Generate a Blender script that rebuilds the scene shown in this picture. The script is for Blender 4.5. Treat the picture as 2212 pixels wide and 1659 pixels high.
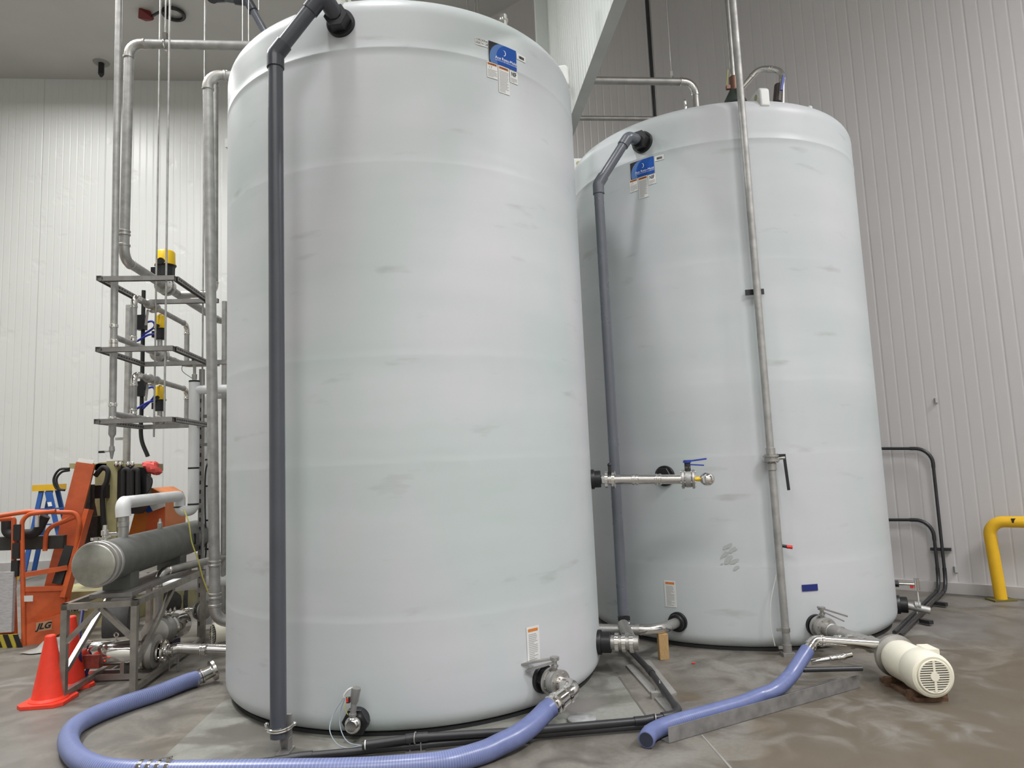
import bpy, math, random
from mathutils import Vector, Matrix
random.seed(7)
for o in list(bpy.data.objects): bpy.data.objects.remove(o)
C = bpy.context.scene.collection
V = Vector
PI = math.pi
# ---------------------------------------------------------------- camera
IW, IH, FPX = 2212.0, 1659.0, 1506.57
PITCH, ROLL, CH = 0.110316, -0.0417673, 1.55
FW = V((0, math.cos(PITCH), math.sin(PITCH))); RT = V((1, 0, 0)); UP = RT.cross(FW)
CR = math.cos(ROLL)*RT + math.sin(ROLL)*UP
CU = -math.sin(ROLL)*RT + math.cos(ROLL)*UP
CAM = V((0, 0, CH))
cam = bpy.data.cameras.new('camera'); camo = bpy.data.objects.new('camera', cam); C.objects.link(camo)
m = Matrix((CR, CU, -FW)).transposed().to_4x4(); m.translation = CAM
camo.matrix_world = m
cam.sensor_fit = 'HORIZONTAL'; cam.sensor_width = 36; cam.lens = 36*FPX/IW; cam.clip_start = 0.05; cam.clip_end = 200
sc = bpy.context.scene
sc.camera = camo
sc.view_settings.view_transform = 'Standard'; sc.view_settings.look = 'None'
sc.view_settings.gamma = 1; sc.view_settings.use_curve_mapping = False
sc.view_settings.exposure = -1.47
wd = bpy.data.worlds.new('world'); sc.world = wd; wd.use_nodes = True
wd.node_tree.nodes['Background'].inputs[0].default_value = (0.75, 0.8, 0.85, 1)
wd.node_tree.nodes['Background'].inputs[1].default_value = 0.15
def area(x, y, z, e, size, col=(1, .99, .99), spread=150, tilt=None):
    l = bpy.data.lights.new('ceiling_or_fill_lamp', 'AREA'); l.shape = 'DISK'; l.size = size; l.energy = e
    l.color = col; l.spread = math.radians(spread)
    o = bpy.data.objects.new('ceiling_or_fill_lamp', l); C.objects.link(o); o.location = (x, y, z)
    if tilt: o.rotation_euler = tilt
    return o
HC = 9.15
area(-1.2, 3.4, 8.8, 340, .7)
area(-6.5, 7.0, 8.8, 900, .8, (1, .99, .97), 150)
area(-7.6, 10.3, 8.8, 330, .8, (1, .99, .97), 174)
area(-3.6, 10.7, 8.8, 300, .8, (1, .99, .97), 174)
area(-2.4, -2.4, 8.8, 600, 3.4)  # unseen broad fill behind the camera, oversized to blur the pipe shadow
area(-5.2, 4.6, 8.8, 600, 1.4)  # added fill to brighten the pipe rack and skid, clear of the tank
area(1.0, -2.8, 8.8, 500, 3.0)  # unseen fill in line with camera and overflow pipe, hides the pipe's shadow
area(5.2, -.8, 8.8, 1230, 2.4, (1, .98, 1))
area(7.6, 2.6, 8.8, 1150, .8, (1, .985, 1), 160)

# ---------------------------------------------------------------- un-projection helpers (metres)
def ray(x, y): return FW + CR*((x-IW/2)/FPX) - CU*((y-IH/2)/FPX)
def fz(x, y, z=0.0): d = ray(x, y); return CAM + d*((z-CH)/d.z)
def fy(x, y, Y): d = ray(x, y); return CAM + d*(Y/d.y)
AX = V((-.1028, .9947, 0)); AC = V((.9947, .1028, 0)); UZ = V((0, 0, 1))   # room axis / across
T1 = (-.796, 5.557, 1.381, 4.579); T2 = (2.073, 6.954, 1.381, 4.511)
def fcyl(x, y, T, off=0.0):
    d = ray(x, y); R = T[2]+off
    a = d.x*d.x+d.y*d.y; b = -(d.x*T[0]+d.y*T[1]); c = T[0]**2+T[1]**2-R*R
    t = (-b-math.sqrt(max(b*b-a*c, 0)))/a
    return CAM + d*t
def frecede(p, x):
    """point on the room-axis line through p whose image column is x"""
    a = (p-CAM); u = (x-IW/2)/FPX
    # (a+s*AX).CR = u*(a+s*AX).FW
    s = (u*a.dot(FW)-a.dot(CR))/(AX.dot(CR)-u*AX.dot(FW))
    return p+AX*s

# ---------------------------------------------------------------- materials
MT = {}
def mat(name, col, rough=.5, metal=0., var=.0, vscale=6., bump=0., bscale=40., spec=.5, stretch=None, dirt=None, coat=0., alpha=1., trans=0., sss=0.):
    if name in MT: return MT[name]
    m = bpy.data.materials.new(name); m.use_nodes = True; n = m.node_tree.nodes; l = m.node_tree.links
    b = n['Principled BSDF']
    b.inputs['Base Color'].default_value = (*col, 1); b.inputs['Roughness'].default_value = rough
    b.inputs['Metallic'].default_value = metal; b.inputs['Specular IOR Level'].default_value = spec
    b.inputs['Coat Weight'].default_value = coat; b.inputs['Alpha'].default_value = alpha
    b.inputs['Transmission Weight'].default_value = trans
    if sss: b.inputs['Subsurface Weight'].default_value = sss; b.inputs['Subsurface Scale'].default_value = .05
    geo = n.new('ShaderNodeNewGeometry'); src = geo.outputs['Position']
    if stretch:
        mp = n.new('ShaderNodeMapping'); mp.inputs['Scale'].default_value = stretch; l.new(src, mp.inputs[0]); src = mp.outputs[0]
    if var:
        t = n.new('ShaderNodeTexNoise'); t.inputs['Scale'].default_value = vscale; t.inputs['Detail'].default_value = 6; l.new(src, t.inputs['Vector'])
        r = n.new('ShaderNodeValToRGB'); r.color_ramp.elements[0].position = .3; r.color_ramp.elements[1].position = .7
        dc = dirt or tuple(c*(1-var) for c in col)
        r.color_ramp.elements[0].color = (*dc, 1)
        r.color_ramp.elements[1].color = (*[min(1, c*(1+var*.5)) for c in col], 1)
        l.new(t.outputs['Fac'], r.inputs[0]); l.new(r.outputs[0], b.inputs['Base Color'])
        mr = n.new('ShaderNodeMapRange'); mr.inputs[3].default_value = rough*1.25; mr.inputs[4].default_value = rough*.8
        l.new(t.outputs['Fac'], mr.inputs[0]); l.new(mr.outputs[0], b.inputs['Roughness'])
    if bump:
        t2 = n.new('ShaderNodeTexNoise'); t2.inputs['Scale'].default_value = bscale; t2.inputs['Detail'].default_value = 4; l.new(src, t2.inputs['Vector'])
        bp = n.new('ShaderNodeBump'); bp.inputs['Strength'].default_value = bump; bp.inputs['Distance'].default_value = .01
        l.new(t2.outputs['Fac'], bp.inputs['Height']); l.new(bp.outputs[0], b.inputs['Normal'])
    MT[name] = m; return m

def wall_mat(name, col, d, pitch=.125, seam=1.1, dents=.5, depth=.5, seams=.12, seamd=.7):
    m = bpy.data.materials.new(name); m.use_nodes = True; n = m.node_tree.nodes; l = m.node_tree.links
    b = n['Principled BSDF']; b.inputs['Roughness'].default_value = .38
    g = n.new('ShaderNodeNewGeometry')
    dt = n.new('ShaderNodeVectorMath'); dt.operation = 'DOT_PRODUCT'; dt.inputs[1].default_value = d; l.new(g.outputs['Position'], dt.inputs[0])
    def groove(p, w):
        a = n.new('ShaderNodeMath'); a.operation = 'DIVIDE'; a.inputs[1].default_value = p; l.new(dt.outputs['Value'], a.inputs[0])
        f = n.new('ShaderNodeMath'); f.operation = 'FRACT'; l.new(a.outputs[0], f.inputs[0])
        s = n.new('ShaderNodeMath'); s.operation = 'SUBTRACT'; s.inputs[1].default_value = .5; l.new(f.outputs[0], s.inputs[0])
        ab = n.new('ShaderNodeMath'); ab.operation = 'ABSOLUTE'; l.new(s.outputs[0], ab.inputs[0])
        r = n.new('ShaderNodeMapRange'); r.inputs[1].default_value = 0; r.inputs[2].default_value = w/p; r.interpolation_type = 'SMOOTHSTEP'; l.new(ab.outputs[0], r.inputs[0])
        return r.outputs[0]
    g1 = groove(pitch, .016); g2 = groove(seam, .02)
    n1 = n.new('ShaderNodeTexNoise'); n1.inputs['Scale'].default_value = 2.2; n1.inputs['Detail'].default_value = 3; l.new(g.outputs['Position'], n1.inputs['Vector'])
    n2 = n.new('ShaderNodeTexNoise'); n2.inputs['Scale'].default_value = .9; n2.inputs['Detail'].default_value = 5; l.new(g.outputs['Position'], n2.inputs['Vector'])
    ad = n.new('ShaderNodeMath'); ad.operation = 'MULTIPLY_ADD'; ad.inputs[1].default_value = .6; l.new(g1, ad.inputs[0])
    ad2 = n.new('ShaderNodeMath'); ad2.operation = 'MULTIPLY_ADD'; ad2.inputs[1].default_value = seamd; l.new(g2, ad2.inputs[0])
    rr = n.new('ShaderNodeValToRGB'); rr.color_ramp.elements[0].position = .28; rr.color_ramp.elements[1].position = .40; l.new(n1.outputs['Fac'], rr.inputs[0])
    dd = n.new('ShaderNodeMath'); dd.operation = 'MULTIPLY'; dd.inputs[1].default_value = dents*2; l.new(rr.outputs[0], dd.inputs[0])
    l.new(dd.outputs[0], ad2.inputs[2]); l.new(ad2.outputs[0], ad.inputs[2])
    bp = n.new('ShaderNodeBump'); bp.inputs['Strength'].default_value = depth; bp.inputs['Distance'].default_value = .012; l.new(ad.outputs[0], bp.inputs['Height']); l.new(bp.outputs[0], b.inputs['Normal'])
    mx = n.new('ShaderNodeMix'); mx.data_type = 'RGBA'
    mx.inputs[6].default_value = (*[c*(1-seams) for c in col], 1); mx.inputs[7].default_value = (*col, 1)
    mm = n.new('ShaderNodeMath'); mm.operation = 'MULTIPLY'; l.new(g2, mm.inputs[0])
    r3 = n.new('ShaderNodeMapRange'); r3.inputs[1].default_value = .3; r3.inputs[2].default_value = .6; r3.inputs[3].default_value = .75; l.new(n2.outputs['Fac'], r3.inputs[0]); l.new(r3.outputs[0], mm.inputs[1])
    l.new(mm.outputs[0], mx.inputs[0]); l.new(mx.outputs[2], b.inputs['Base Color'])
    return m

def tank_mat():
    m = bpy.data.materials.new('tank_polyethylene'); m.use_nodes = True; n = m.node_tree.nodes; l = m.node_tree.links
    b = n['Principled BSDF']; b.inputs['Roughness'].default_value = .40; b.inputs['Specular IOR Level'].default_value = .3
    b.inputs['Subsurface Weight'].default_value = .0
    g = n.new('ShaderNodeNewGeometry')
    def noise(scale, st, detail=4):
        mp = n.new('ShaderNodeMapping'); mp.inputs['Scale'].default_value = st; l.new(g.outputs['Position'], mp.inputs[0])
        t = n.new('ShaderNodeTexNoise'); t.inputs['Scale'].default_value = scale; t.inputs['Detail'].default_value = detail; l.new(mp.outputs[0], t.inputs['Vector']); return t.outputs['Fac']
    a = noise(.8, (.35, .35, 2.2)); c = noise(1.7, (1, 1, .45), 3); s = noise(3.5, (.6, .6, 2.5), 7)
    r = n.new('ShaderNodeValToRGB'); e = r.color_ramp.elements
    e[0].position = .3; e[0].color = (.49, .528, .532, 1); e[1].position = .7; e[1].color = (.578, .585, .605, 1); l.new(a, r.inputs[0])
    r2 = n.new('ShaderNodeValToRGB'); e = r2.color_ramp.elements
    e[0].position = .35; e[0].color = (.92, .985, .96, 1); e[1].position = .65; e[1].color = (1, .985, 1, 1); l.new(c, r2.inputs[0])
    r3 = n.new('ShaderNodeValToRGB'); e = r3.color_ramp.elements
    e[0].position = .22; e[0].color = (.80, .79, .77, 1); e[1].position = .36; e[1].color = (1, 1, 1, 1); l.new(s, r3.inputs[0])
    def mul(x, y):
        q = n.new('ShaderNodeMix'); q.data_type = 'RGBA'; q.blend_type = 'MULTIPLY'; q.inputs[0].default_value = 1; l.new(x, q.inputs[6]); l.new(y, q.inputs[7]); return q.outputs[2]
    l.new(mul(mul(r.outputs[0], r2.outputs[0]), r3.outputs[0]), b.inputs['Base Color'])
    bp = n.new('ShaderNodeBump'); bp.inputs['Strength'].default_value = .35; bp.inputs['Distance'].default_value = .02
    l.new(a, bp.inputs['Height']); l.new(bp.outputs[0], b.inputs['Normal'])
    return m

def floor_mat(name, base, brown, spots):
    m = bpy.data.materials.new(name); m.use_nodes = True; n = m.node_tree.nodes; l = m.node_tree.links
    b = n['Principled BSDF']; g = n.new('ShaderNodeNewGeometry')
    def noise(s, d, dist=0):
        t = n.new('ShaderNodeTexNoise'); t.inputs['Scale'].default_value = s; t.inputs['Detail'].default_value = d; t.inputs['Distortion'].default_value = dist
        l.new(g.outputs['Position'], t.inputs['Vector']); return t.outputs['Fac']
    def ramp(f, p0, c0, p1, c1):
        r = n.new('ShaderNodeValToRGB'); e = r.color_ramp.elements; e[0].position = p0; e[0].color = (*c0, 1); e[1].position = p1; e[1].color = (*c1, 1); l.new(f, r.inputs[0]); return r.outputs[0]
    def mix(f, a, c, bt='MIX'):
        q = n.new('ShaderNodeMix'); q.data_type = 'RGBA'; q.blend_type = bt
        if isinstance(f, float): q.inputs[0].default_value = f
        else: l.new(f, q.inputs[0])
        for i, v in ((6, a), (7, c)):
            if isinstance(v, tuple): q.inputs[i].default_value = (*v, 1)
            else: l.new(v, q.inputs[i])
        return q.outputs[2]
    big = noise(.9, 6, .6); mid = noise(3.2, 8, 1.0); fine = noise(38, 4)
    col = mix(ramp(big, .38, (0, 0, 0), .62, (1, 1, 1)), base, brown)
    col = mix(1.0, col, ramp(mid, .32, (.56, .54, .51), .58, (1.06, 1.06, 1.05)), 'MULTIPLY')
    col = mix(1.0, col, ramp(fine, .3, (.9, .9, .9), .7, (1.05, 1.05, 1.05)), 'MULTIPLY')
    for (x, y, rad, c, strength) in spots:
        sb = n.new('ShaderNodeVectorMath'); sb.operation = 'DISTANCE'; sb.inputs[1].default_value = (x, y, 0); l.new(g.outputs['Position'], sb.inputs[0])
        ad = n.new('ShaderNodeMath'); ad.operation = 'MULTIPLY_ADD'; ad.inputs[1].default_value = rad*2.2; l.new(mid, ad.inputs[0]); l.new(sb.outputs['Value'], ad.inputs[2])
        mr = n.new('ShaderNodeMapRange'); mr.inputs[1].default_value = rad*2.2; mr.inputs[2].default_value = rad*1.7; mr.inputs[3].default_value = 0; mr.inputs[4].default_value = strength; l.new(ad.outputs[0], mr.inputs[0])
        col = mix(mr.outputs[0], col, c)
    l.new(col, b.inputs['Base Color'])
    mr = n.new('ShaderNodeMapRange'); mr.inputs[3].default_value = .32; mr.inputs[4].default_value = .7; l.new(mid, mr.inputs[0]); l.new(mr.outputs[0], b.inputs['Roughness'])
    bp = n.new('ShaderNodeBump'); bp.inputs['Strength'].default_value = .25; bp.inputs['Distance'].default_value = .01; l.new(mid, bp.inputs['Height']); l.new(bp.outputs[0], b.inputs['Normal'])
    return m

steel = mat('stainless_dull', (.46, .45, .43), .42, .85, .18, 9, .1, 60)
galv = mat('galvanised_pipe', (.40, .395, .38), .5, .55, .2, 14, .08, 80)
shiny = mat('stainless_bright', (.72, .70, .67), .16, 1., .08, 8)
chrome = mat('polished_steel', (.80, .78, .75), .07, 1.)
brushed = mat('brushed_cap', (.46, .46, .42), .30, 1., .15, 20)
hxgrey = mat('blasted_steel', (.165, .17, .16), .55, .4, .12, 9, .1, 50)
framest = mat('square_tube_steel', (.36, .34, .31), .38, .8, .25, 12)
chan = mat('channel_steel', (.33, .32, .31), .45, .6, .2, 12)
pvc = mat('grey_pvc', (.070, .076, .090), .30, 0, .1, 5)
pvc2 = mat('light_grey_pvc', (.115, .125, .145), .28, 0, .1, 5)
pvcj = mat('grey_pvc_joint', (.050, .054, .066), .32, 0)
black = mat('black_plastic', (.012, .012, .014), .4)
rubber = mat('black_rubber', (.02, .02, .021), .7)
blackpipe = mat('black_conduit', (.025, .025, .028), .38, 0, .2, 8)
white = mat('white_insulation_jacket', (.74, .75, .75), .35, 0, .06, 5)
whitep = mat('white_plastic', (.74, .75, .73), .4, 0, .05, 5)
orange = mat('orange_paint', (.62, .115, .03), .42, 0, .22, 7, .05, 40)
orange2 = mat('amber_orange_paint', (.66, .19, .035), .42, 0, .15, 7)
cream = mat('cream_paint', (.40, .37, .19), .5, 0, .2, 7)
creamp = mat('cream_motor_paint', (.82, .79, .66), .38, 0, .06, 7)
yellow = mat('yellow_paint', (.80, .47, .02), .4, 0, .08, 6)
yact = mat('actuator_yellow', (.86, .56, .015), .35)
conered = mat('cone_red', (.90, .055, .025), .5, 0, .08, 20)
red = mat('red_plastic', (.62, .03, .025), .4)
redbag = mat('crumpled_red_sheet', (.72, .09, .075), .5, 0, .2, 20)
blueh = mat('blue_handle', (.02, .045, .30), .35)
bluet = mat('blue_tubing', (.015, .035, .33), .35)
hoseb = mat('blue_hose', (.14, .172, .345), .30, 0, .12, 30, spec=.6)
hosel = mat('hose_spiral_light', (.215, .25, .43), .28, 0, spec=.6)
ladb = mat('ladder_blue', (.02, .09, .33), .4)
wood = mat('wood_block', (.42, .27, .12), .7, 0, .15, 30, stretch=(4, 4, 1))
wirey = mat('yellow_wire', (.55, .50, .10), .5)
wirew = mat('white_wire', (.6, .6, .58), .4)
wireg = mat('grey_cable', (.32, .36, .42), .35)
paper = mat('label_paper', (.70, .70, .68), .5)
ink = mat('label_ink', (.03, .03, .035), .7, spec=.15)
greyink = mat('label_grey_print', (.38, .38, .38), .5)
labor = mat('label_orange', (.62, .20, .035), .5)
lblue = mat('label_blue', (.018, .085, .36), .7, spec=.15)
lblue2 = mat('label_light_blue', (.10, .19, .42), .7, spec=.15)
lwhite = mat('label_white', (.85, .87, .9), .4)
tapeb = mat('blue_tape', (.012, .022, .16), .5)
tarpm = mat('grey_tarpaulin', (.30, .295, .27), .5, 0, .2, 8, .3, 12)
rust = mat('rusty_steel', (.15, .085, .05), .8, .2, .5, 18)
bluep = mat('motor_blue_cable', (.01, .015, .10), .4)
tankm = tank_mat()
brick = mat('terminal_box_red', (.30, .09, .07), .4, .2, .3, 30)
clear = mat('clear_plastic_disc', (.36, .37, .365), .12, 0, .2, 30)

# ---------------------------------------------------------------- mesh helpers
def frame(d):
    d = d.normalized(); a = V((0, 0, 1)) if abs(d.z) < .9 else V((1, 0, 0))
    u = a.cross(d).normalized(); return u, d.cross(u).normalized(), d
class M:
    def __init__(s): s.v = []; s.f = []
    def add(s, vs, fs):
        k = len(s.v); s.v += [V(p) for p in vs]; s.f += [tuple(i+k for i in f) for f in fs]; return s
    def box(s, c, size, ax=None, ay=None, az=None):
        ax = ax or V((1, 0, 0)); ay = ay or V((0, 1, 0)); az = az or V((0, 0, 1)); c = V(c); h = [q/2 for q in size]
        vs = [c+ax*(i*h[0])+ay*(j*h[1])+az*(k*h[2]) for i in (-1, 1) for j in (-1, 1) for k in (-1, 1)]
        return s.add(vs, [(0, 1, 3, 2), (4, 6, 7, 5), (0, 4, 5, 1), (2, 3, 7, 6), (0, 2, 6, 4), (1, 5, 7, 3)])
    def bar(s, a, b, w, h, up=None):
        a = V(a); b = V(b); d = (b-a); L = d.length; d = d.normalized(); up = up or (UZ if abs(d.z) < .95 else V((0, 1, 0)))
        side = d.cross(up).normalized(); up = side.cross(d).normalized()
        return s.box((a+b)/2, (L, w, h), d, side, up)
    def lathe(s, p, d, prof, seg=28, flat=False):
        p = V(p); u, v, d = frame(V(d)); vs = []; fs = []
        for (t, r) in prof:
            for k in range(seg):
                a = 2*PI*k/seg; vs.append(p+d*t+u*(r*math.cos(a))+v*(r*math.sin(a)))
        n = len(prof)
        for i in range(n-1):
            for k in range(seg):
                k2 = (k+1) % seg; fs.append((i*seg+k, i*seg+k2, (i+1)*seg+k2, (i+1)*seg+k))
        fs.append(tuple(range(seg))[::-1]); fs.append(tuple((n-1)*seg+k for k in range(seg)))
        return s.add(vs, fs)
    def cyl(s, a, b, r, seg=20, r2=None):
        a = V(a); b = V(b); return s.lathe(a, b-a, [(0, r), ((b-a).length, r if r2 is None else r2)], seg)
    def tube(s, pts, r, seg=14, rf=None):
        pts = [V(p) for p in pts]; n = len(pts); vs = []; fs = []
        T = []
        for i in range(n):
            a = pts[max(i-1, 0)]; b = pts[min(i+1, n-1)]; T.append((b-a).normalized())
        u, v, _ = frame(T[0])
        for i in range(n):
            if i:
                ax = T[i-1].cross(T[i])
                if ax.length > 1e-7:
                    q = Matrix.Rotation(T[i-1].angle(T[i]), 3, ax.normalized()); u = q@u
                u = (u-T[i]*u.dot(T[i])).normalized()
            v = T[i].cross(u); rr = rf(i) if rf else r
            for k in range(seg):
                a = 2*PI*k/seg; vs.append(pts[i]+u*(rr*math.cos(a))+v*(rr*math.sin(a)))
        for i in range(n-1):
            for k in range(seg):
                k2 = (k+1) % seg; fs.append((i*seg+k, i*seg+k2, (i+1)*seg+k2, (i+1)*seg+k))
        fs.append(tuple(range(seg))[::-1]); fs.append(tuple((n-1)*seg+k for k in range(seg)))
        return s.add(vs, fs)
    def ball(s, c, r, seg=20, rings=12, sc=(1, 1, 1)):
        c = V(c); vs = [c+V((0, 0, r*sc[2]))]; fs = []
        for i in range(1, rings):
            t = PI*i/rings
            for k in range(seg):
                a = 2*PI*k/seg; vs.append(c+V((r*sc[0]*math.sin(t)*math.cos(a), r*sc[1]*math.sin(t)*math.sin(a), r*sc[2]*math.cos(t))))
        vs.append(c-V((0, 0, r*sc[2])))
        for k in range(seg):
            k2 = (k+1) % seg; fs.append((0, 1+k, 1+k2))
            for i in range(rings-2): fs.append((1+i*seg+k, 1+(i+1)*seg+k, 1+(i+1)*seg+k2, 1+i*seg+k2))
            fs.append((len(vs)-1, 1+(rings-2)*seg+k2, 1+(rings-2)*seg+k))
        return s.add(vs, fs)
    def prism(s, poly, d):
        n = len(poly); d = V(d); poly = [V(p) for p in poly]
        return s.add(poly+[p+d for p in poly], [tuple(range(n))[::-1], tuple(range(n, 2*n))]+[(i, (i+1) % n, n+(i+1) % n, n+i) for i in range(n)])
    def torus(s, c, d, R, r, seg=28, a0=0, a1=2*PI):
        u, v, d = frame(V(d)); c = V(c)
        full = abs(a1-a0-2*PI) < 1e-6
        pts = [c+u*(R*math.cos(a0+(a1-a0)*k/seg))+v*(R*math.sin(a0+(a1-a0)*k/seg)) for k in range(seg+1)]
        return s.tube(pts, r, 8)

def fillet(pts, rad, n=7):
    pts = [V(p) for p in pts]; out = [pts[0]]; arcs = []
    for i in range(1, len(pts)-1):
        p = pts[i]; a = (pts[i-1]-p); b = (pts[i+1]-p); la, lb = a.length, b.length; a.normalize(); b.normalize()
        ang = a.angle(b)
        if ang > PI-.02: out.append(p); continue
        t = min(rad/math.tan(ang/2), la*.48, lb*.48); r = t*math.tan(ang/2)
        c = p+(a+b).normalized()*(r/math.sin(ang/2)); s0 = p+a*t-c; s1 = p+b*t-c; tot = s0.angle(s1); arc = []
        ax = s0.cross(s1).normalized()
        for k in range(n+1): arc.append(c+Matrix.Rotation(tot*k/n, 3, ax)@s0)
        arcs.append((arc, a, b)); out += arc
    out.append(pts[-1]); return out, arcs
def hose_obj(path, R, parent):
    mb = M().tube(path, R, 22, rf=lambda i: R+(.0010 if i % 2 else -.0006)); mi = []
    for i in range(len(path)-1): mi += [1 if i % 4 == 0 else 0]*22
    mi += [0, 0]
    return ob('hose_body', mb, None, parent, sharp=180, mats=[hoseb, hosel], mi=mi)
def spline(pts, n=10):
    pts = [V(p) for p in pts]; P = [pts[0]*2-pts[1]]+pts+[pts[-1]*2-pts[-2]]; out = []
    for i in range(1, len(P)-2):
        for k in range(n):
            t = k/n; a, b, c, d = P[i-1], P[i], P[i+1], P[i+2]
            out.append(.5*((2*b)+(c-a)*t+(2*a-5*b+4*c-d)*t*t+(3*b-a-3*c+d)*t**3))
    out.append(P[-2]); return out

# ---------------------------------------------------------------- object helpers
ALL = []
def root(name, label, cat, group=None):
    o = bpy.data.objects.new(name, None); o.empty_display_size = .1; C.objects.link(o); ALL.append(o)
    o['label'] = label; o['category'] = cat
    if group: o['group'] = group
    return o
def ob(name, mb, mt, parent=None, label=None, sharp=35, cat=None, group=None, mats=None, mi=None):
    me = bpy.data.meshes.new(name); me.from_pydata([tuple(v) for v in mb.v], [], mb.f); me.update()
    import bmesh
    b = bmesh.new(); b.from_mesh(me); bmesh.ops.recalc_face_normals(b, faces=b.faces); b.to_mesh(me); b.free()
    if mats:
        for q in mats: me.materials.append(q)
        if mi:
            for p, k in zip(me.polygons, mi): p.material_index = k
    else: me.materials.append(mt)
    me.polygons.foreach_set('use_smooth', [True]*len(me.polygons)); me.set_sharp_from_angle(angle=math.radians(sharp))
    o = bpy.data.objects.new(name, me); C.objects.link(o); ALL.append(o)
    if parent: o.parent = parent
    if label: o['label'] = label
    if cat: o['category'] = cat
    if group: o['group'] = group
    return o
def struct(name, mb, mt):
    o = ob(name, mb, mt); o['kind'] = 'structure'; return o
FONTS = {}
def text_mesh(txt, size, mapf, ext=.0006, bold=0.0, shear=0.):
    cu = bpy.data.curves.new('t', 'FONT'); cu.body = txt; cu.size = size; cu.align_x = 'CENTER'; cu.align_y = 'CENTER'; cu.offset = bold; cu.shear = shear
    o = bpy.data.objects.new('t', cu); C.objects.link(o); dg = bpy.context.evaluated_depsgraph_get()
    me = bpy.data.meshes.new_from_object(o.evaluated_get(dg)); mb = M()
    mb.add([mapf(v.co.x, v.co.y) for v in me.vertices], [tuple(p.vertices) for p in me.polygons])
    bpy.data.objects.remove(o); bpy.data.meshes.remove(me); return mb

def piperun(name, label, pts, r, mt, er=None, emat=None, rings=(), cat='pipe', group=None, ejoint=.025, ering=True, ends=()):
    t = root(name, label, cat, group); er = er or r*2.4
    path, arcs = fillet(pts, er); ob('pipe_body', M().tube(path, r), mt, t)
    for arc, a, b in arcs:
        ext = [arc[0]+a*ejoint]+arc+[arc[-1]+b*ejoint]
        mb = M().tube(ext, r*1.05)
        if ering:
            for p, d in ((arc[0]+a*ejoint, a), (arc[-1]+b*ejoint, b)): mb.lathe(p-d*.012, d, [(0, r*1.05), (.004, r*1.17), (.020, r*1.17), (.024, r*1.05)], 20)
        ob('elbow', mb, emat or mt, t)
    for p, d in rings:
        ob('coupling', M().lathe(V(p)-V(d).normalized()*.025, d, [(0, r*1.02), (.004, r*1.16), (.016, r*1.16), (.02, r*1.06), (.03, r*1.06), (.034, r*1.16), (.046, r*1.16), (.05, r*1.02)], 20), emat or mt, t)
    return t
def flange(mb, p, d, R, th, r0=.0, bolts=8):
    p = V(p); u, v, d = frame(V(d)); mb.lathe(p-d*th/2, d, [(0, R*.93), (th*.1, R), (th*.9, R), (th, R*.93)], 32)
    for k in range(bolts):
        a = 2*PI*(k+.5)/bolts; q = p+(u*math.cos(a)+v*math.sin(a))*R*.8; mb.lathe(q-d*(th/2+.008), d, [(0, R*.08), (th+.016, R*.08)], 6)
def bulkhead(T, p, n, R, parent, hexn=6, dep=.07, name='bulkhead_fitting', rim=1.):
    mb = M(); mb.lathe(V(p)-V(n)*.03, n, [(0, R*rim), (.05, R*rim), (.055, R*.97*rim)], 36)
    mb.lathe(V(p)+V(n)*.02, n, [(0, R*.86), (dep, R*.86), (dep+.004, R*.82)], hexn)
    return ob(name, mb, black, parent, label='black threaded bulkhead fitting')

# ================================================================ SETTING
def wall(name, a, b, z0, z1, th, mt, outward):
    a = V((a[0], a[1], 0)); b = V((b[0], b[1], 0)); o = V((outward[0], outward[1], 0)).normalized()*th
    mb = M(); mb.prism([a+UZ*z0, b+UZ*z0, b+UZ*z1, a+UZ*z1], o); return struct(name, mb, mt)
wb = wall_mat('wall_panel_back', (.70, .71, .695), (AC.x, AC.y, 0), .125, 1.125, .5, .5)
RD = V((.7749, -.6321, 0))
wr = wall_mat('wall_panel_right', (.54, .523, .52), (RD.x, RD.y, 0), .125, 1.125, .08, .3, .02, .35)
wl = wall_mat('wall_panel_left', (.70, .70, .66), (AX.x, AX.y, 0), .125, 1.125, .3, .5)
wdv = wall_mat('wall_panel_divider', (.60, .635, .61), (AX.x, AX.y, 0), .1, 1.1, .05, .35)
B0 = V((-8.85, 12.5, 0)); BL = B0-AC*3.4
R0 = V((4.248, 7.679, 0))
def isect(p, d, q, e):
    den = d.x*e.y-d.y*e.x; w = q-p; return p+d*((w.x*e.y-w.y*e.x)/den)
COR = isect(B0, AC, R0, RD)
RE = R0+RD*13.5
LF = isect(BL, AX, V((0, -6, 0)), V((1, 0, 0)))
wall('wall_back', BL-AC*.2, COR+AC*1.2, 0, HC, .12, wb, AX)
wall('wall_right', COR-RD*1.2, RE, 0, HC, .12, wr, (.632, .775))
wall('wall_left', LF, BL+AX*.1, 0, HC, .12, wl, -AC)
wall('wall_front', LF-V((.3, 0, 0)), RE+V((1, -1.3, 0)), 0, HC, .12, wl, (0, -1))
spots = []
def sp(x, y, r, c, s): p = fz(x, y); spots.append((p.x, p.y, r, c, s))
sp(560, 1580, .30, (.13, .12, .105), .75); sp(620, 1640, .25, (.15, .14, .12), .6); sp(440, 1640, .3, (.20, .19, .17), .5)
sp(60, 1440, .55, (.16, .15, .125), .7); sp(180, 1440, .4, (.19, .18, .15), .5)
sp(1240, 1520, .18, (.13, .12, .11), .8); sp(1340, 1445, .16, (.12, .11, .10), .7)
sp(1490, 1505, .08, (.15, .115, .075), .8); sp(1900, 1560, .25, (.20, .16, .115), .4); sp(1650, 1570, .12, (.19, .15, .10), .6)
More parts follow.
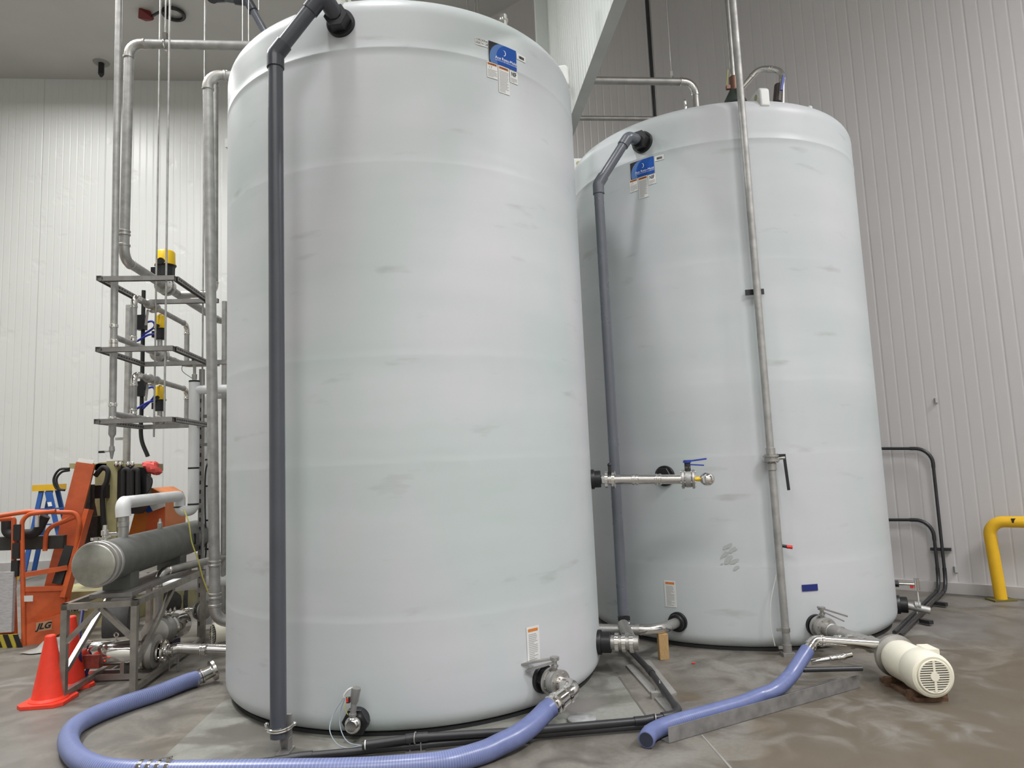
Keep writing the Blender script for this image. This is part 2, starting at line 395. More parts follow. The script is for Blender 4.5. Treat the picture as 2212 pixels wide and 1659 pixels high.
sp(1700, 1640, .2, (.21, .17, .12), .6); sp(1950, 1510, .12, (.42, .40, .38), .7); sp(1990, 1350, .3, (.24, .215, .20), .5); sp(350, 1430, .3, (.19, .175, .15), .5)
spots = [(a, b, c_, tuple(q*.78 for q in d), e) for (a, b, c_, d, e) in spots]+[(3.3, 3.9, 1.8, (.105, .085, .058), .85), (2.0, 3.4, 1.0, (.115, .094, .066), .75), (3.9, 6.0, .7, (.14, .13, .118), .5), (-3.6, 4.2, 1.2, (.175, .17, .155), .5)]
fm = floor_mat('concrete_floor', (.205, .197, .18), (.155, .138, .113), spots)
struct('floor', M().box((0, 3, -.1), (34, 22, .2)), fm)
struct('ceiling', M().box((0, 3, HC+.1), (34, 22, .2)), mat('ceiling_panel', (.50, .495, .475), .55, 0, .05, 1.2))
bb = mat('base_trim', (.46, .44, .43), .5, 0, .1, 5)
struct('baseboard_right', M().prism([R0-RD*5.5-V((.632, .775, 0))*.0, R0+RD*13, R0+RD*13+UZ*.11, R0-RD*5.5+UZ*.11], V((-.632, -.775, 0))*.05), bb)
struct('baseboard_back', M().prism([BL, COR, COR+UZ*.15, BL+UZ*.15], -AX*.06), bb)
# hanging panel wall between the two tanks
S0 = V((.65, 7.4, 0)); SE = S0+AX*.47; SN = S0-AX*6.2; zs = 5.03
struct('wall_middle', M().prism([SN+UZ*zs, SE+UZ*zs, SE+UZ*HC, SN+UZ*HC], AC*.1), wdv)
tr = mat('soffit_edge_trim', (.43, .44, .42), .5, 0, .08, 3)
struct('trim_1', M().prism([SN+UZ*(zs-.006), SE+UZ*(zs-.006), SE+UZ*(zs+.0), SN+UZ*(zs+.0)], AC*.105), tr)
q = S0-AX*3.55
struct('trim_2', M().prism([q+UZ*(zs-.10), q-AX*1.6+UZ*(zs-.10), q-AX*1.6+UZ*(zs+.12), q+UZ*(zs+.12)], AC*.13), wdv)
struct('trim_3', M().prism([SE, SE-AC*.13, SE-AC*.13+UZ*HC, SE+UZ*HC], AX*.1), wdv)
# painted slab areas and joint strips in the floor
def slab(name, px, th, mt):
    P = [fz(x, y) for x, y in px]; return struct(name, M().prism(P, UZ*th), mt)
pad = floor_mat('painted_pad', (.25, .255, .232), (.215, .215, .193), [s for s in spots if s[4] > .55][:2]+[(*fz(1235, 1525).xy, .17, (.17, .16, .15), .9), (*fz(560, 1590).xy, .36, (.12, .115, .10), .85)])
slab('trim_4', [(479, 1518), (330, 1659), (640, 1700), (700, 1640), (1150, 1590), (1400, 1556), (1336, 1464), (1250, 1440), (700, 1440)], .004, pad)
joint = mat('joint_strip', (.27, .262, .245), .6, 0, .15, 8)
slab('trim_5', [(1352, 1440), (1368, 1438), (1498, 1580), (1478, 1584)], .012, joint)
slab('trim_6', [(1392, 1430), (1403, 1428), (1462, 1500), (1448, 1505)], .012, joint)
dk = mat('joint_dark', (.12, .11, .10), .8)
slab('trim_7', [(1514, 1588), (1518, 1588), (1600, 1680), (1594, 1680)], .002, joint)
slab('trim_8', [(1336, 1464), (1339, 1463), (1404, 1557), (1400, 1558)], .006, dk)

# ================================================================ TANKS
def surf(T, ang, z, off=.0): return V((T[0]+(T[2]+off)*math.cos(ang), T[1]+(T[2]+off)*math.sin(ang), z))
def tank(T, label, rings, lugs):
    t = root('storage_tank', label, 'tank')
    R, H = T[2], T[3]; prof = [(0.0, R-.10)]
    rb = .10
    for k in range(1, 8): a = PI/2*k/7; prof.append((rb-rb*math.cos(a), R-rb+rb*math.sin(a)))
    z = rb
    prof += [(.13, R), (.3, R)]
    for zr in sorted(rings): prof += [(zr-.05, R), (zr-.01, R+.0006), (zr+.004, R+.0006), (zr+.010, R+.0001), (zr+.05, R)] if zr < 4 else [(zr-.06, R), (zr-.014, R), (zr-.006, R+.003), (zr+.002, R+.003), (zr+.010, R), (zr+.06, R)]
    rt = .14
    prof += [(H-rt-.06, R), (H-rt-.015, R)]
    for k in range(0, 10): a = PI/2*k/9; prof.append((H-rt+rt*math.sin(a), R-rt+rt*math.cos(a)))
    for k in range(1, 9): f = k/8.; prof.append((H+.26*math.sin(f*PI/2)*1., (R-rt)*(1-f)+.001))
    ob('shell', M().lathe((T[0], T[1], 0.02), UZ, prof, 128), tankm, t, sharp=60)
    ob('base_pad', M().lathe((T[0], T[1], 0), UZ, [(0, R-.05), (.025, R-.05)], 96), rubber, t, label='black rubber pad under the tank')
    for a in lugs:
        d = V((math.cos(a), math.sin(a), 0)); s = V((-d.y, d.x, 0)); c = V((T[0], T[1], 0))
        poly = [c+d*(R-.03)+UZ*(H-.09), c+d*(R+.004)+UZ*(H-.08), c+d*(R+.004)+UZ*(H+.065), c+d*(R-.02)+UZ*(H+.09), c+d*(R-.14)+UZ*(H+.09), c+d*(R-.42)+UZ*(H-.01), c+d*(R-.42)+UZ*(H-.06), c+d*(R-.14)+UZ*(H-.10)]
        poly = [p-s*.042 for p in poly]
        lo = ob('lifting_lug', M().prism(poly, s*.084), whitep, t)
        b = lo.modifiers.new('b', 'BEVEL'); b.width = .014; b.segments = 3
        ob('lug_hole', M().cyl(c+d*(R-.075)+UZ*(H+.03)-s*.044, c+d*(R-.075)+UZ*(H+.03)+s*.044, .026), cream, lo, label='round hole through the lug')
    return t
tk1 = tank(T1, 'nearest tall white plastic storage tank, the larger one in front', (.63, 1.55, 2.2, 3.43, 4.19),
           [math.radians(a) for a in (-12, 78, 168, 258+2)])
tk2 = tank(T2, 'white plastic storage tank standing behind on the right, with blue tape low on it', (.63, 1.5, 2.09, 3.1, 4.13),
           [math.radians(a) for a in (-83.5, 6.5, 96.5, 183.5)])

def cylgrid(T, a0, a1, z0, z1, n, off, th=.0012):
    mb = M(); m_ = max(1, n)
    for i in range(m_+1):
        a = a0+(a1-a0)*i/m_
        mb.v += [surf(T, a, z0, off), surf(T, a, z1, off), surf(T, a, z0, off-th), surf(T, a, z1, off-th)]
    for i in range(m_):
        k = i*4; mb.f += [(k, k+4, k+5, k+1), (k+2, k+3, k+7, k+6), (k, k+2, k+6, k+4), (k+1, k+5, k+7, k+3)]
    mb.f += [(0, 1, 3, 2), (m_*4, m_*4+2, m_*4+3, m_*4+1)]
    return mb
def D(a): return math.radians(a)
def sticker(T, parent, name, a0, a1, z0, z1, mt, label=None, off=.005):
    return ob(name, cylgrid(T, D(a0), D(a1), z0, z1, 6, off), mt, parent, label=label)
def printlines(T, parent, a0, a1, z0, z1, n, off=.0062, mt=None, seed=0, h=.45):
    rnd = random.Random(seed); mb = M(); dz = (z1-z0)/n
    for i in range(n):
        w = rnd.choice([1, 1, .95, .6, .85]); off = .0044; zz = z1-dz*(i+.5)
        g = cylgrid(T, D(a0), D(a0+(a1-a0)*w), zz-dz*h/2, zz+dz*h/2, 3, off, .0006); mb.add(g.v, g.f)
    return ob('print', mb, mt or greyink, parent)
def ctext(T, parent, txt, ang, z, size, mt, off=.0068, bold=0., shear=0., name='lettering', tilt=0., xs=1.):
    ca, sa = math.cos(tilt), math.sin(tilt)
    mb = text_mesh(txt, size, lambda u, v: surf(T, D(ang)+(u*xs*ca-v*sa)/T[2], z+u*sa+v*ca, off), bold=bold, shear=shear)
    return ob(name, mb, mt, parent)
def logo(T, parent, a0, a1, z0, z1):
    w = D(a1-a0)*T[2]; h = z1-z0; nu, nv = 84, 56; mb = M(); mi = []
    sx = w/.229; sy = h/.15
    for j in range(nv+1):
        for i in range(nu+1): mb.v.append(surf(T, D(a0)+(i/nu)*w/T[2], z0+h*j/nv, .0055))
    for j in range(nv):
        for i in range(nu):
            k = j*(nu+1)+i; mb.f.append((k, k+1, k+nu+2, k+nu+1))
            u = (i+.5)/nu*.229; v = (j+.5)/nv*.15
            if u < .118 and math.hypot(u-.118, v-.04) > .113: c = 0
            elif u < .161 and math.hypot(u-.161, v-.05) > .104: c = 1
            else: c = 2
            mi.append(c)
    s = ob('brand_label', mb, None, parent, label='blue and black maker label', mats=[ink, lblue2, lblue], mi=mi)
    cx = a0+math.degrees(.137*sx/T[2])
    ctext(T, s, 'Ace Roto-Mold', cx, z0+.047*sy, .0285, lwhite, bold=0.)
    ctext(T, s, 'A DIVISION OF DEN HARTOG INDUSTRIES', cx, z0+.029*sy, .0095, lwhite)
    # crescent mark
    cm = M(); n = 20; c0 = D(a0)*T[2]+.120*sx; vz = z0+.094*sy; pts = []
    for k in range(n+1): a = -1.9+3.6*k/n; pts.append((c0+.0155*math.cos(a), vz+.020*math.sin(a)))
    for k in range(n, -1, -1): a = -1.9+3.6*k/n; pts.append((c0-.0035+.0145*math.cos(a), vz+.0185*math.sin(a)))
    cm.v = [surf(T, u/T[2], v, .0068) for u, v in pts]; N = len(pts)
    cm.f = [(k, k+1, N-2-k, N-1-k) for k in range(n)]
    ob('crescent_mark', cm, lwhite, s)
    return s
def label_set(T, parent, a, z, extra):
    """a = left edge angle of the logo, z = its top"""
    logo(T, parent, a, a+9.5, z-.15, z)
    s = sticker(T, parent, 'serial_sticker', a+9.8, a+13.3, z-.052, z-.008, paper, 'white serial number sticker', .0035)
    bars = M(); rnd = random.Random(3); x = a+10.6
    while x < a+12.6:
        w = rnd.choice([.05, .1, .15]); g = cylgrid(T, D(x), D(x+w), z-.042, z-.022, 1, .0055, .0006); bars.add(g.v, g.f); x += w+rnd.choice([.06, .1])
    ob('barcode', bars, ink, s)
    s = sticker(T, parent, 'warning_sticker', a-.75, a+2.65, z-.262, z-.152, paper, 'small warning sticker with orange header', .0035)
    g = cylgrid(T, D(a-.55), D(a+2.45), z-.172, z-.156, 4, .0042); ob('header', g, labor, s)
    ctext(T, s, 'WARNING', a+.95, z-.164, .013, ink, off=.0048, bold=.0005)
    ctext(T, s, '1.7', a+.3, z-.188, .022, ink, off=.0042); printlines(T, s, a-.5, a+2.4, z-.255, z-.2, 6, seed=1)
    s = sticker(T, parent, 'warning_sticker', a+2.9, a+6.6, z-.345, z-.152, paper, 'long warning sticker with orange header', .0035)
    g = cylgrid(T, D(a+3.1), D(a+6.4), z-.176, z-.158, 4, .0042); ob('header', g, labor, s)
    ctext(T, s, 'WARNING', a+4.75, z-.167, .014, ink, off=.0048, bold=.0005); printlines(T, s, a+3.2, a+6.3, z-.338, z-.185, 15, seed=2)
    s = sticker(T, parent, 'certification_sticker', a+6.95, a+9.8, z-.245, z-.158, paper, 'white certification sticker', .0035)
    ctext(T, s, 'NSF', a+8.35, z-.182, .042, ink, off=.0045, bold=.0012, xs=.62); printlines(T, s, a+7.2, a+9.5, z-.24, z-.207, 4, seed=4)
    if extra:
        s = sticker(T, parent, 'order_sticker', a-4.0, a-.25, z-.053, z-.002, paper, 'white order number sticker', .0035)
        ctext(T, s, 'ORDER#', a-2.1, z-.015, .024, ink, off=.0042, xs=.92); ctext(T, s, '00E74128', a-2.1, z-.038, .024, ink, off=.0042, xs=.92)
    return
label_set(T1, tk1, -58.0, 4.352, True)
label_set(T2, tk2, -133.0, 4.128, False)
for T, tk, a0 in ((T1, tk1, -53.6), (T2, tk2, -130.0)):
    s = sticker(T, tk, 'warning_sticker', a0, a0+4.2, .315, .527, paper, 'white warning sticker low on the tank', .0035)
    ob('header', cylgrid(T, D(a0+.5), D(a0+3.7), .497, .514, 4, .005), labor, s); printlines(T, s, a0+.6, a0+3.5, .325, .485, 15, seed=5)
sticker(T2, tk2, 'blue_tape', -85.3, -79.9, .452, .502, tapeb, 'strip of dark blue tape')
# grime smudges on the right tank
sm = M(); rnd = random.Random(11)
for _ in range(16):
    p = fcyl(1580+rnd.uniform(-22, 14), 1200+rnd.uniform(-22, 28), T2); a = math.atan2(p.y-T2[1], p.x-T2[0]); k = len(sm.v); n = 9; r1 = rnd.uniform(.008, .03)
    sm.v += [surf(T2, a+r1*(1+.3*rnd.random())*math.cos(2*PI*i/n)/T2[2], p.z+r1*.5*(1+.5*rnd.random())*math.sin(2*PI*i/n)+r1*.6*math.cos(2*PI*i/n), .0035) for i in range(n)]; sm.f.append(tuple(range(k, k+n)))
ob('grime_mark', sm, mat('grime', (.40, .42, .405), .6), tk2, label='dark smudge of dirt')
ob('side_tab', M().box(fy(491, 312, 5.35)+V((.02, 0, 0)), (.05, .06, .07)), whitep, tk1, label='small white tab on the side')

# ---------- overflow pipes (grey PVC)
def normal(T, p): return V((p.x-T[0], p.y-T[1], 0)).normalized()
f1 = fcyl(737, 52, T1); n1 = normal(T1, f1); bulkhead(T1, f1, n1, .092, tk1, dep=.075)
f2 = fcyl(1388, 308, T2); n2 = normal(T2, f2); bulkhead(T2, f2, n2, .095, tk2, dep=.07)
def overflow(label, start, n, pts, r, mt, jm, zb, er=.09):
    t = root('overflow_pipe', label, 'pipe')
    P = [start]+pts; segs = M()
    path, arcs = fillet(P, er)
    ob('pipe_body', M().tube(path, r, 22), mt, t)
    for arc, a, b in arcs:
        e = ob('elbow', M().tube([arc[0]+a*.07, arc[0]+a*.001]+arc+[arc[-1]+b*.001, arc[-1]+b*.07], r*1.17, 22), jm, t)
    return t
oy = 4.06
c1 = fy(594, 118, 4.05); c1.x += .0; top = fy(697, -12, 4.02)
bot = V((fy(603, 1600, 4.05).x, 4.05, .045)); bot = V((fy(602.5, 1590, 4.05).x, 4.05, .047)); c1 = V((bot.x*.5+c1.x*.5, 4.05, c1.z))
ov = overflow('dark grey plastic overflow pipe running down the front of the nearest tank', f1+n1*.06, n1, [top, c1, V((c1.x, 4.05, .085))], .0445, pvc, pvcj, .05, .05)
# stainless U-bolt and bracket foot
zz = fy(603, 1572, 4.05).z
ub = M(); ub.tube([c1*0+V((c1.x+.075*math.cos(a), 4.05+.03-.078*math.sin(a)*1.0, zz-.012*math.sin(a))) for a in [PI*k/14 for k in range(15)]], .0045, 8)
ub.tube([V((c1.x+.075*math.cos(a), 4.05+.03-.078*math.sin(a), zz+.012-.012*math.sin(a))) for a in [PI*k/14 for k in range(15)]], .0045, 8)
for s_ in (-1, 1): ub.ball((c1.x+s_*.078, 4.085, zz+.006), .013, 10, 6)
ob('pipe_clamp', ub, chrome, ov, label='bright wire U clamp')
fb = M(); fb.box((c1.x+.035, 4.10, .095), (.045, .02, .19)); fb.box((c1.x+.035, 4.06, .006), (.07, .12, .012)); fb.box((c1.x+.012, 4.07, .05), (.006, .05, .09)); fb.box((c1.x+.058, 4.07, .04), (.006, .05, .07))
ob('support_bracket', fb, chan, ov)
e2 = fy(1357, 296, 5.72); k2 = fy(1297, 400, 5.68); b2 = fy(1342, 1345, 5.62); k2 = V((b2.x*.5+k2.x*.5, 5.66, k2.z))
ov2 = overflow('grey plastic overflow pipe bending down beside the blue label of the right tank', f2+n2*.05, n2, [e2, k2, V((k2.x+.0, 5.64, .06))], .041, pvc2, pvc2, .05, .05)

# overflow on the far left shoulder of the near tank
pa = fy(575, 75, 6.35); pb = fy(535, 3, 6.35); pc = fy(470, -6, 6.35)
t = root('vent_pipe', 'grey plastic vent pipe with open tee end above the back of the nearest tank', 'pipe')
dd = (pa-pb).normalized()
ob('pipe_body', M().tube(fillet([pa+dd*.22, pb, pc], .06)[0], .036, 20), pvc2, t)
ob('tee', M().cyl(pc+V((.09, 0, .0)), pc-V((.02, 0, 0)), .05, 24).cyl(pc+V((-.02, .02, .11)), pc+V((-.03, -.06, -.05)), .055, 24), pvcj, t)
ob('elbow', M().tube(fillet([pb+dd*.12, pb, pb+(pc-pb).normalized()*.12], .06)[0], .048, 20), pvcj, t)
ob('collar', M().cyl(pa+dd*.0, pa+dd*.05, .052, 24), pvc2, t)
ob('nut', M().cyl(pa+dd*.05, pa+dd*.25, .058, 8), black, t)

# ---------- bottom front sensor valve on the near tank
p = fcyl(774, 1553, T1); n_ = normal(T1, p); bulkhead(T1, p, n_, .092, tk1, dep=.035, rim=.75)
p = p+n_*.055
vt = root('ball_valve', 'steel ball valve with level sensor low on the front of the nearest tank', 'valve')
ob('valve_body', M().lathe(p-n_*.01, n_, [(0, .03), (.02, .045), (.05, .047), (.065, .042), (.075, .03)], 28), shiny, vt)
ob('neck', M().cyl(p+n_*.035+UZ*.035, p+n_*.035+UZ*.115+V((.008, 0, 0)), .017).lathe(p+n_*.035+UZ*.05, UZ, [(0, .022), (.012, .022)], 20), steel, vt)
q = p+n_*.035+UZ*.115+V((.008, 0, 0))
ob('sensor_head', M().lathe(q, V((.18, 0, 1)), [(0, .018), (.015, .024), (.08, .027), (.085, .027)], 20), steel, vt)
sd = ob('side_switch', M().box(q+V((-.032, 0, .02)), (.02, .02, .03)), black, vt)
ob('indicator', M().box(q+V((-.034, -.012, .022)), (.012, .006, .02)), red, sd)
ob('cable_gland', M().tube(spline([q+V((-.005, 0, .085)), q+V((-.03, -.005, .075)), q+V((-.052, -.005, .05)), q+V((-.055, -.005, .035))]), .006, 8), wirew, vt)
ob('yellow_wire', M().tube(spline([q+V((-.03, -.01, .04)), q+V((-.042, -.012, .01)), q+V((-.045, -.01, -.03)), q+V((-.035, 0, -.06))]), .0025, 6), wirey, vt)
ob('cable', M().tube(spline([q+V((-.055, -.005, .035)), fy(722, 1540, 4.1), fy(712, 1575, 4.06), fy(726, 1605, 4.02), fy(750, 1616, 3.99), fy(782, 1610, 3.99)]), .0028, 6), wireg, vt)
ob('cable', M().tube(spline([q+V((-.05, -.005, .03)), fy(735, 1540, 4.1), fy(736, 1575, 4.08), fy(752, 1603, 4.04), fy(782, 1611, 4.0)]), .0028, 6), wireg, vt)

# ---------- butterfly valve, elbow and hose at the front right of the near tank
p = fcyl(1172, 1466, T1); n_ = normal(T1, p); bulkhead(T1, p, n_, .085, tk1, 6, .05)
def butterfly(label, p, d, R, up, lever, group=None, handle=None, lm=None, width=.05, name='butterfly_valve', leverlen=.2):
    t = root(name, label, 'valve', group); d = V(d).normalized(); u = V(up).normalized()
    for s_ in (-1, 1):
        mb = M(); flange(mb, p+d*(s_*(width/2+.012)), d, R, .02); ob('flange', mb, steel, t)
    ob('valve_body', M().lathe(p-d*width/2, d, [(0, R*.8), (width*.2, R*.86), (width*.8, R*.86), (width, R*.8)], 28), galv, t)
    ob('stem', M().cyl(p+u*R*.8, p+u*(R+.06), .014).lathe(p+u*(R+.01), u, [(0, .022), (.012, .022)], 16), steel, t)
    L = V(lever).normalized(); q = p+u*(R+.06)
    hb = M(); hb.bar(q-L*.03, q+L*leverlen, .028, .012, u); hb.bar(q-L*.0-u*.022, q+L*leverlen*.85-u*.045, .024, .010, u)
    hb.lathe(q-u*.01, u, [(0, .028), (.02, .028)], 16)
    ob('handle', hb, handle or steel, t); return t
vc = p+n_*.115
L = (fy(1120, 1443, vc.y)-fy(1185, 1432, vc.y))
butterfly('stainless butterfly valve with long flat lever feeding the blue hose on the nearest tank', vc, n_, .082, UZ, L, leverlen=.21)
ob('nozzle', M().cyl(p+n_*.04, p+n_*.08, .045), steel, tk1)
ep = vc+n_*.10; he = fz(1195, 1512, .17)
t = root('hose_elbow', 'stainless elbow turning down to the blue hose in front of the nearest tank', 'pipe fitting')
HR = .055
hsP = fz(1179, 1536, .125); e0 = vc+n_*.045; e1 = vc+n_*.165; hd = (hsP-e1).normalized(); e2_ = e1+hd*.10
ob('elbow', M().tube(fillet([e0, e1, e2_], .09, 12)[0], .047, 22), shiny, t)
ob('ferrule', M().lathe(e1+hd*.06, hd, [(0, .049), (.004, .057), (.02, .057), (.024, .050), (.08, .054), (.084, .061), (.098, .061), (.102, .056), (.115, .061), (.13, .061), (.14, .05)], 24), chrome, t)
def gz(x, y): return fz(x, y, HR)
hp = [e1+hd*.17, e1+hd*.24, hsP, fz(1149, 1566, .10), fz(1116, 1590, .08), fz(1080, 1608, .066), gz(1040, 1626), gz(960, 1647), gz(860, 1657), gz(740, 1663), gz(600, 1665), gz(450, 1667), gz(330, 1668), gz(230, 1662), gz(172, 1640), gz(148, 1605), gz(160, 1572), gz(205, 1545), gz(270, 1520), gz(340, 1497), gz(400, 1475)+UZ*.005, fz(424, 1466, .06)]
hpath = spline(hp, 70)
hose = root('suction_hose', 'long blue ribbed hose curling across the floor in front of the nearest tank', 'hose')
hose_obj(hpath, HR, hose)
h2 = fz(424, 1466, .06); h3 = fz(452, 1452, .085); hd2 = (h3-h2).normalized()
ob('hose_coupling', M().lathe(h2-hd2*.02, hd2, [(0, .055), (.02, .057), (.025, .05), (.05, .048), (.055, .055), (.065, .055), (.07, .047), (.13, .045), (.135, .075), (.155, .078), (.165, .06)], 28), shiny, hose)
sc_ = M(); s0 = gz(300, 1668); s1 = gz(372, 1668)
for f in (.0, .28, .56, .84): sc_.lathe(s0.lerp(s1, f), (s1-s0), [(0, .054), (.004, .058), (.022, .058), (.026, .054)], 24)
sc_.box(s0.lerp(s1, .9)+UZ*.062, (.02, .03, .012)); sc_.cyl(s0.lerp(s1, .6)+UZ*.06, s0.lerp(s1, 1.0)+UZ*.075, .004, 8)
ob('band_clamp', sc_, chrome, hose, label='bright metal band clamps')

# ---------- right side of the near tank: low flanged valve to the right tank
p = fcyl(1296, 1388, T1); a_ = D(-14); n_ = V((math.cos(a_), math.sin(a_), 0)); p = surf(T1, a_, fy(1310, 1388, 5.2).z)
bulkhead(T1, p, n_, .085, tk1, 20, .07)
t = root('flanged_connection', 'shiny clamped pipe stub low between the two tanks', 'pipe fitting')
d = V((1, .0, 0)); q0 = p+n_*.08
ob('pipe_body', M().cyl(p+n_*.05, p+n_*.29, .05).cyl(p+n_*.24, p+n_*.24+V((.0, .36, .04)), .045), steel, t)
for s_ in (.12, .17, .225):
    ob('clamp_ring', M().lathe(p+n_*s_, n_, [(0, .055), (.004, .068), (.03, .068), (.034, .055)], 24), chrome, t)
# pipe rising to the fitting on the right tank
g = fcyl(1465, 1343, T2); ng = normal(T2, g); bulkhead(T2, g, ng, .078, tk2, 20, .035)
s0 = fy(1352, 1360, 5.58); s1 = fy(1425, 1360, 5.5); s2 = g+ng*.03
t = piperun('transfer_pipe', 'welded stainless pipe curving into the low black fitting of the right tank', [s0-V((.33, -.08, .0)), s0, s1, s2], .04, steel, .2, shiny, rings=[(s0+V((.05, -.01, 0)), V((1, 0, 0)))], ering=False)
mb = M(); flange(mb, s0, V((1, 0, 0)), .07, .04); ob('flange', mb, chrome, t)
ob('valve_handle', M().box(s0+V((-.01, 0, .085)), (.09, .03, .03)).cyl(s0+UZ*.05, s0+UZ*.1, .015), black, t)
# cloth-like cover over the pipe at the near tank
# ---------- mid-height pipe between tanks with handle and domed cap
p = surf(T1, D(-6.5), 1.388); n_ = V((math.cos(D(-6.5)), math.sin(D(-6.5)), 0)); bulkhead(T1, p, n_, .075, tk1, 20, .05)
pA = p+n_*.06; Yp_ = 5.3; pB = fy(1318, 1036, Yp_+.05); pC = fy(1487, 1035, Yp_-.1); pD = fy(1520, 1035, Yp_-.15)
d = (pC-pB).normalized()
t = piperun('side_outlet_pipe', 'horizontal stainless pipe at mid height between the tanks', [p+n_*.03, pB, pC], .036, shiny, rings=[(pB.lerp(pC, .33), d), (pB.lerp(pC, .62), d)], ering=False)
for q_ in (pB-d*.025, pB+d*.025): ob('clamp_ring', M().lathe(q_, d, [(-.012, .05), (-.008, .066), (.012, .066), (.016, .05)], 24), chrome, t)
ob('drain_cock', M().cyl(pB+UZ*.04, pB+UZ*.1, .012).ball(pB+UZ*.11, .016, 10, 6), black, t)
bv = butterfly('butterfly valve with blue squeeze handle on the pipe between the tanks', pC, d, .07, UZ, V((1, -.1, .1)), handle=blueh, leverlen=.14)
ob('neck', M().cyl(pC+UZ*.06, pC+UZ*.12, .022), rubber, bv)
t = root('end_cap', 'polished round end cap with pressure gauge at the end of the mid pipe', 'pipe fitting')
ob('reducer', M().cyl(pC+d*.03, pC+d*.14, .016), yact, t, label='yellow threaded adapter'); ob('dome', M().lathe(pC+d*.13+V((0, -.02, 0)), V((.35, -1, 0)), [(-.05, .02), (-.03, .045), (-.01, .05), (.01, .05), (.03, .042), (.045, .02)], 28), chrome, t)
g = fcyl(1437, 1028, T2); bulkhead(T2, g, normal(T2, g), .085, tk2, 6, .03)

# ================================================================ TALL STEEL POLE in front of the right tank
pb_ = V((2.005, 5.50, 0)); pX = fy(1644, 760, 5.5).x
pole = root('steel_standpipe', 'tall bare steel pipe standing from floor to ceiling in front of the right tank', 'pipe')
pt = V((fy(1583, 0, 5.5).x, 5.5, 0)); tq = fy(1583, 0, 5.5).z
top = V((pt.x+(pt.x-pb_.x)*(HC-tq)/tq, 5.5, HC))
ob('pipe_body', M().cyl(pb_+UZ*.05, top, .029, 24), galv, pole)
def onpole(y):
    lo, hi = 0., HC
    for _ in range(40):
        mid = (lo+hi)/2; pp = pb_.lerp(top, mid/HC); dq = pp-CAM; yy = IH/2-FPX*dq.dot(CU)/dq.dot(FW)
        if yy > y: lo = mid
        else: hi = mid
    return pb_.lerp(top, lo/HC)
for yy in (975, 1008): ob('coupling', M().lathe(onpole(yy), UZ, [(-.03, .030), (-.026, .036), (.026, .036), (.03, .030)], 20), steel, pole)
ob('wall_bracket', M().box(onpole(628)+V((-.005, .045, 0)), (.15, .012, .045), V((1, .0, .02)).normalized()), black, pole, label='black bracket strap')
ob('foot', M().box((pb_.x, pb_.y, .012), (.09, .09, .024)).cyl(pb_, pb_+UZ*.08, .035), chan, pole)
for yy in (1360, 1398): ob('clamp', M().box(onpole(yy)+V((-.04, 0, 0)), (.05, .02, .02)).lathe(onpole(yy), UZ, [(-.015, .034), (.015, .034)], 16), steel, pole)
q = onpole(1178); s_ = ob('sample_cock', M().cyl(q, q+V((.07, -.02, -.012)), .012), black, pole); ob('knob', M().cyl(q+V((.055, -.02, -.01)), q+V((.095, -.03, -.015)), .014), red, s_, label='red knob')
ob('sample_tube', M().tube(spline([onpole(1240)+V((-.03, .01, 0)), fy(1665, 1300, 5.5), fy(1664, 1350, 5.5), fy(1674, 1395, 5.5)]), .0035, 6), wirew, pole)
q = onpole(990)
t = root('butterfly_valve', 'wafer valve with black lever hanging down, half way up the tall steel pipe', 'valve')
mb = M(); flange(mb, q+UZ*.018, UZ, .062, .016, bolts=6); flange(mb, q-UZ*.018, UZ, .062, .016, bolts=6); ob('flange', mb, steel, t)
ob('valve_body', M().cyl(q-UZ*.015, q+UZ*.015, .05), galv, t); ob('stem', M().cyl(q+V((.04, -.02, 0)), q+V((.095, -.03, 0)), .014), steel, t)
ob('handle', M().bar(q+V((.09, -.032, .02)), q+V((.105, -.03, -.25)), .02, .012).box(q+V((.07, -.03, .02)), (.06, .02, .02)), black, t, label='black lever')

# ================================================================ RIGHT TANK PUMP
mx = 2.455; my0 = 4.36; my1 = 4.78; mz = .165
cA = V((mx, my0, mz)); cB = V((mx+.01, my1, mz))
pm = root('transfer_pump', 'cream electric pump with round fan grille on the floor in front of the right tank', 'pump')
yd = V((0, 1, 0))
ob('motor_body', M().lathe(cA+V((0, .14, 0)), yd, [(0, .118), (.01, .122), (.22, .122), (.26, .11), (.28, .09)], 36), creamp, pm)
fc = ob('fan_cover', M().lathe(cA, yd, [(.012, .075), (.004, .095), (.0, .112), (.008, .126), (.025, .131), (.15, .131), (.165, .122)], 40), creamp, pm)
ob('fan_opening', M().lathe(cA, yd, [(-.002, .092), (.004, .092)], 36), mat('fan_dark', (.10, .095, .085), .6), fc, label='dark grille opening')
gr = M()
for k in range(-6, 7):
    z = k*.0135; w = math.sqrt(max(.092**2-z*z, 0)); gr.box(cA+V((0, -.006, z)), (2*w, .006, .0055))
gr.box(cA+V((0, -.008, 0)), (.014, .006, .18)); gr.lathe(cA-V((0, .012, 0)), yd, [(0, .026), (.008, .026)], 20); gr.torus(cA-V((0, .004, 0)), yd, .094, .006, 36)
ob('grille', gr, creamp, fc)
ob('terminal_box', M().box(cA+V((.125, .26, .04)), (.07, .13, .12)), creamp, pm)
ob('volute', M().lathe(cB, yd, [(-.05, .09), (-.03, .10), (.0, .10), (.01, .135), (.03, .138), (.035, .12), (.09, .11), (.11, .07)], 32), steel, pm)
vb = M(); vb.box((mx, 4.62, .012), (.2, .42, .024)); 
for sx in (-.1, .1):
    for yy in (4.46, 4.72): vb.box((mx+sx, yy, .03), (.035, .035, .06))
vb.box((mx, 4.72, .04), (.16, .03, .03)); vb.box((mx, 4.46, .04), (.2, .03, .03))
ob('base_frame', vb, rust, pm, label='rusty base frame')
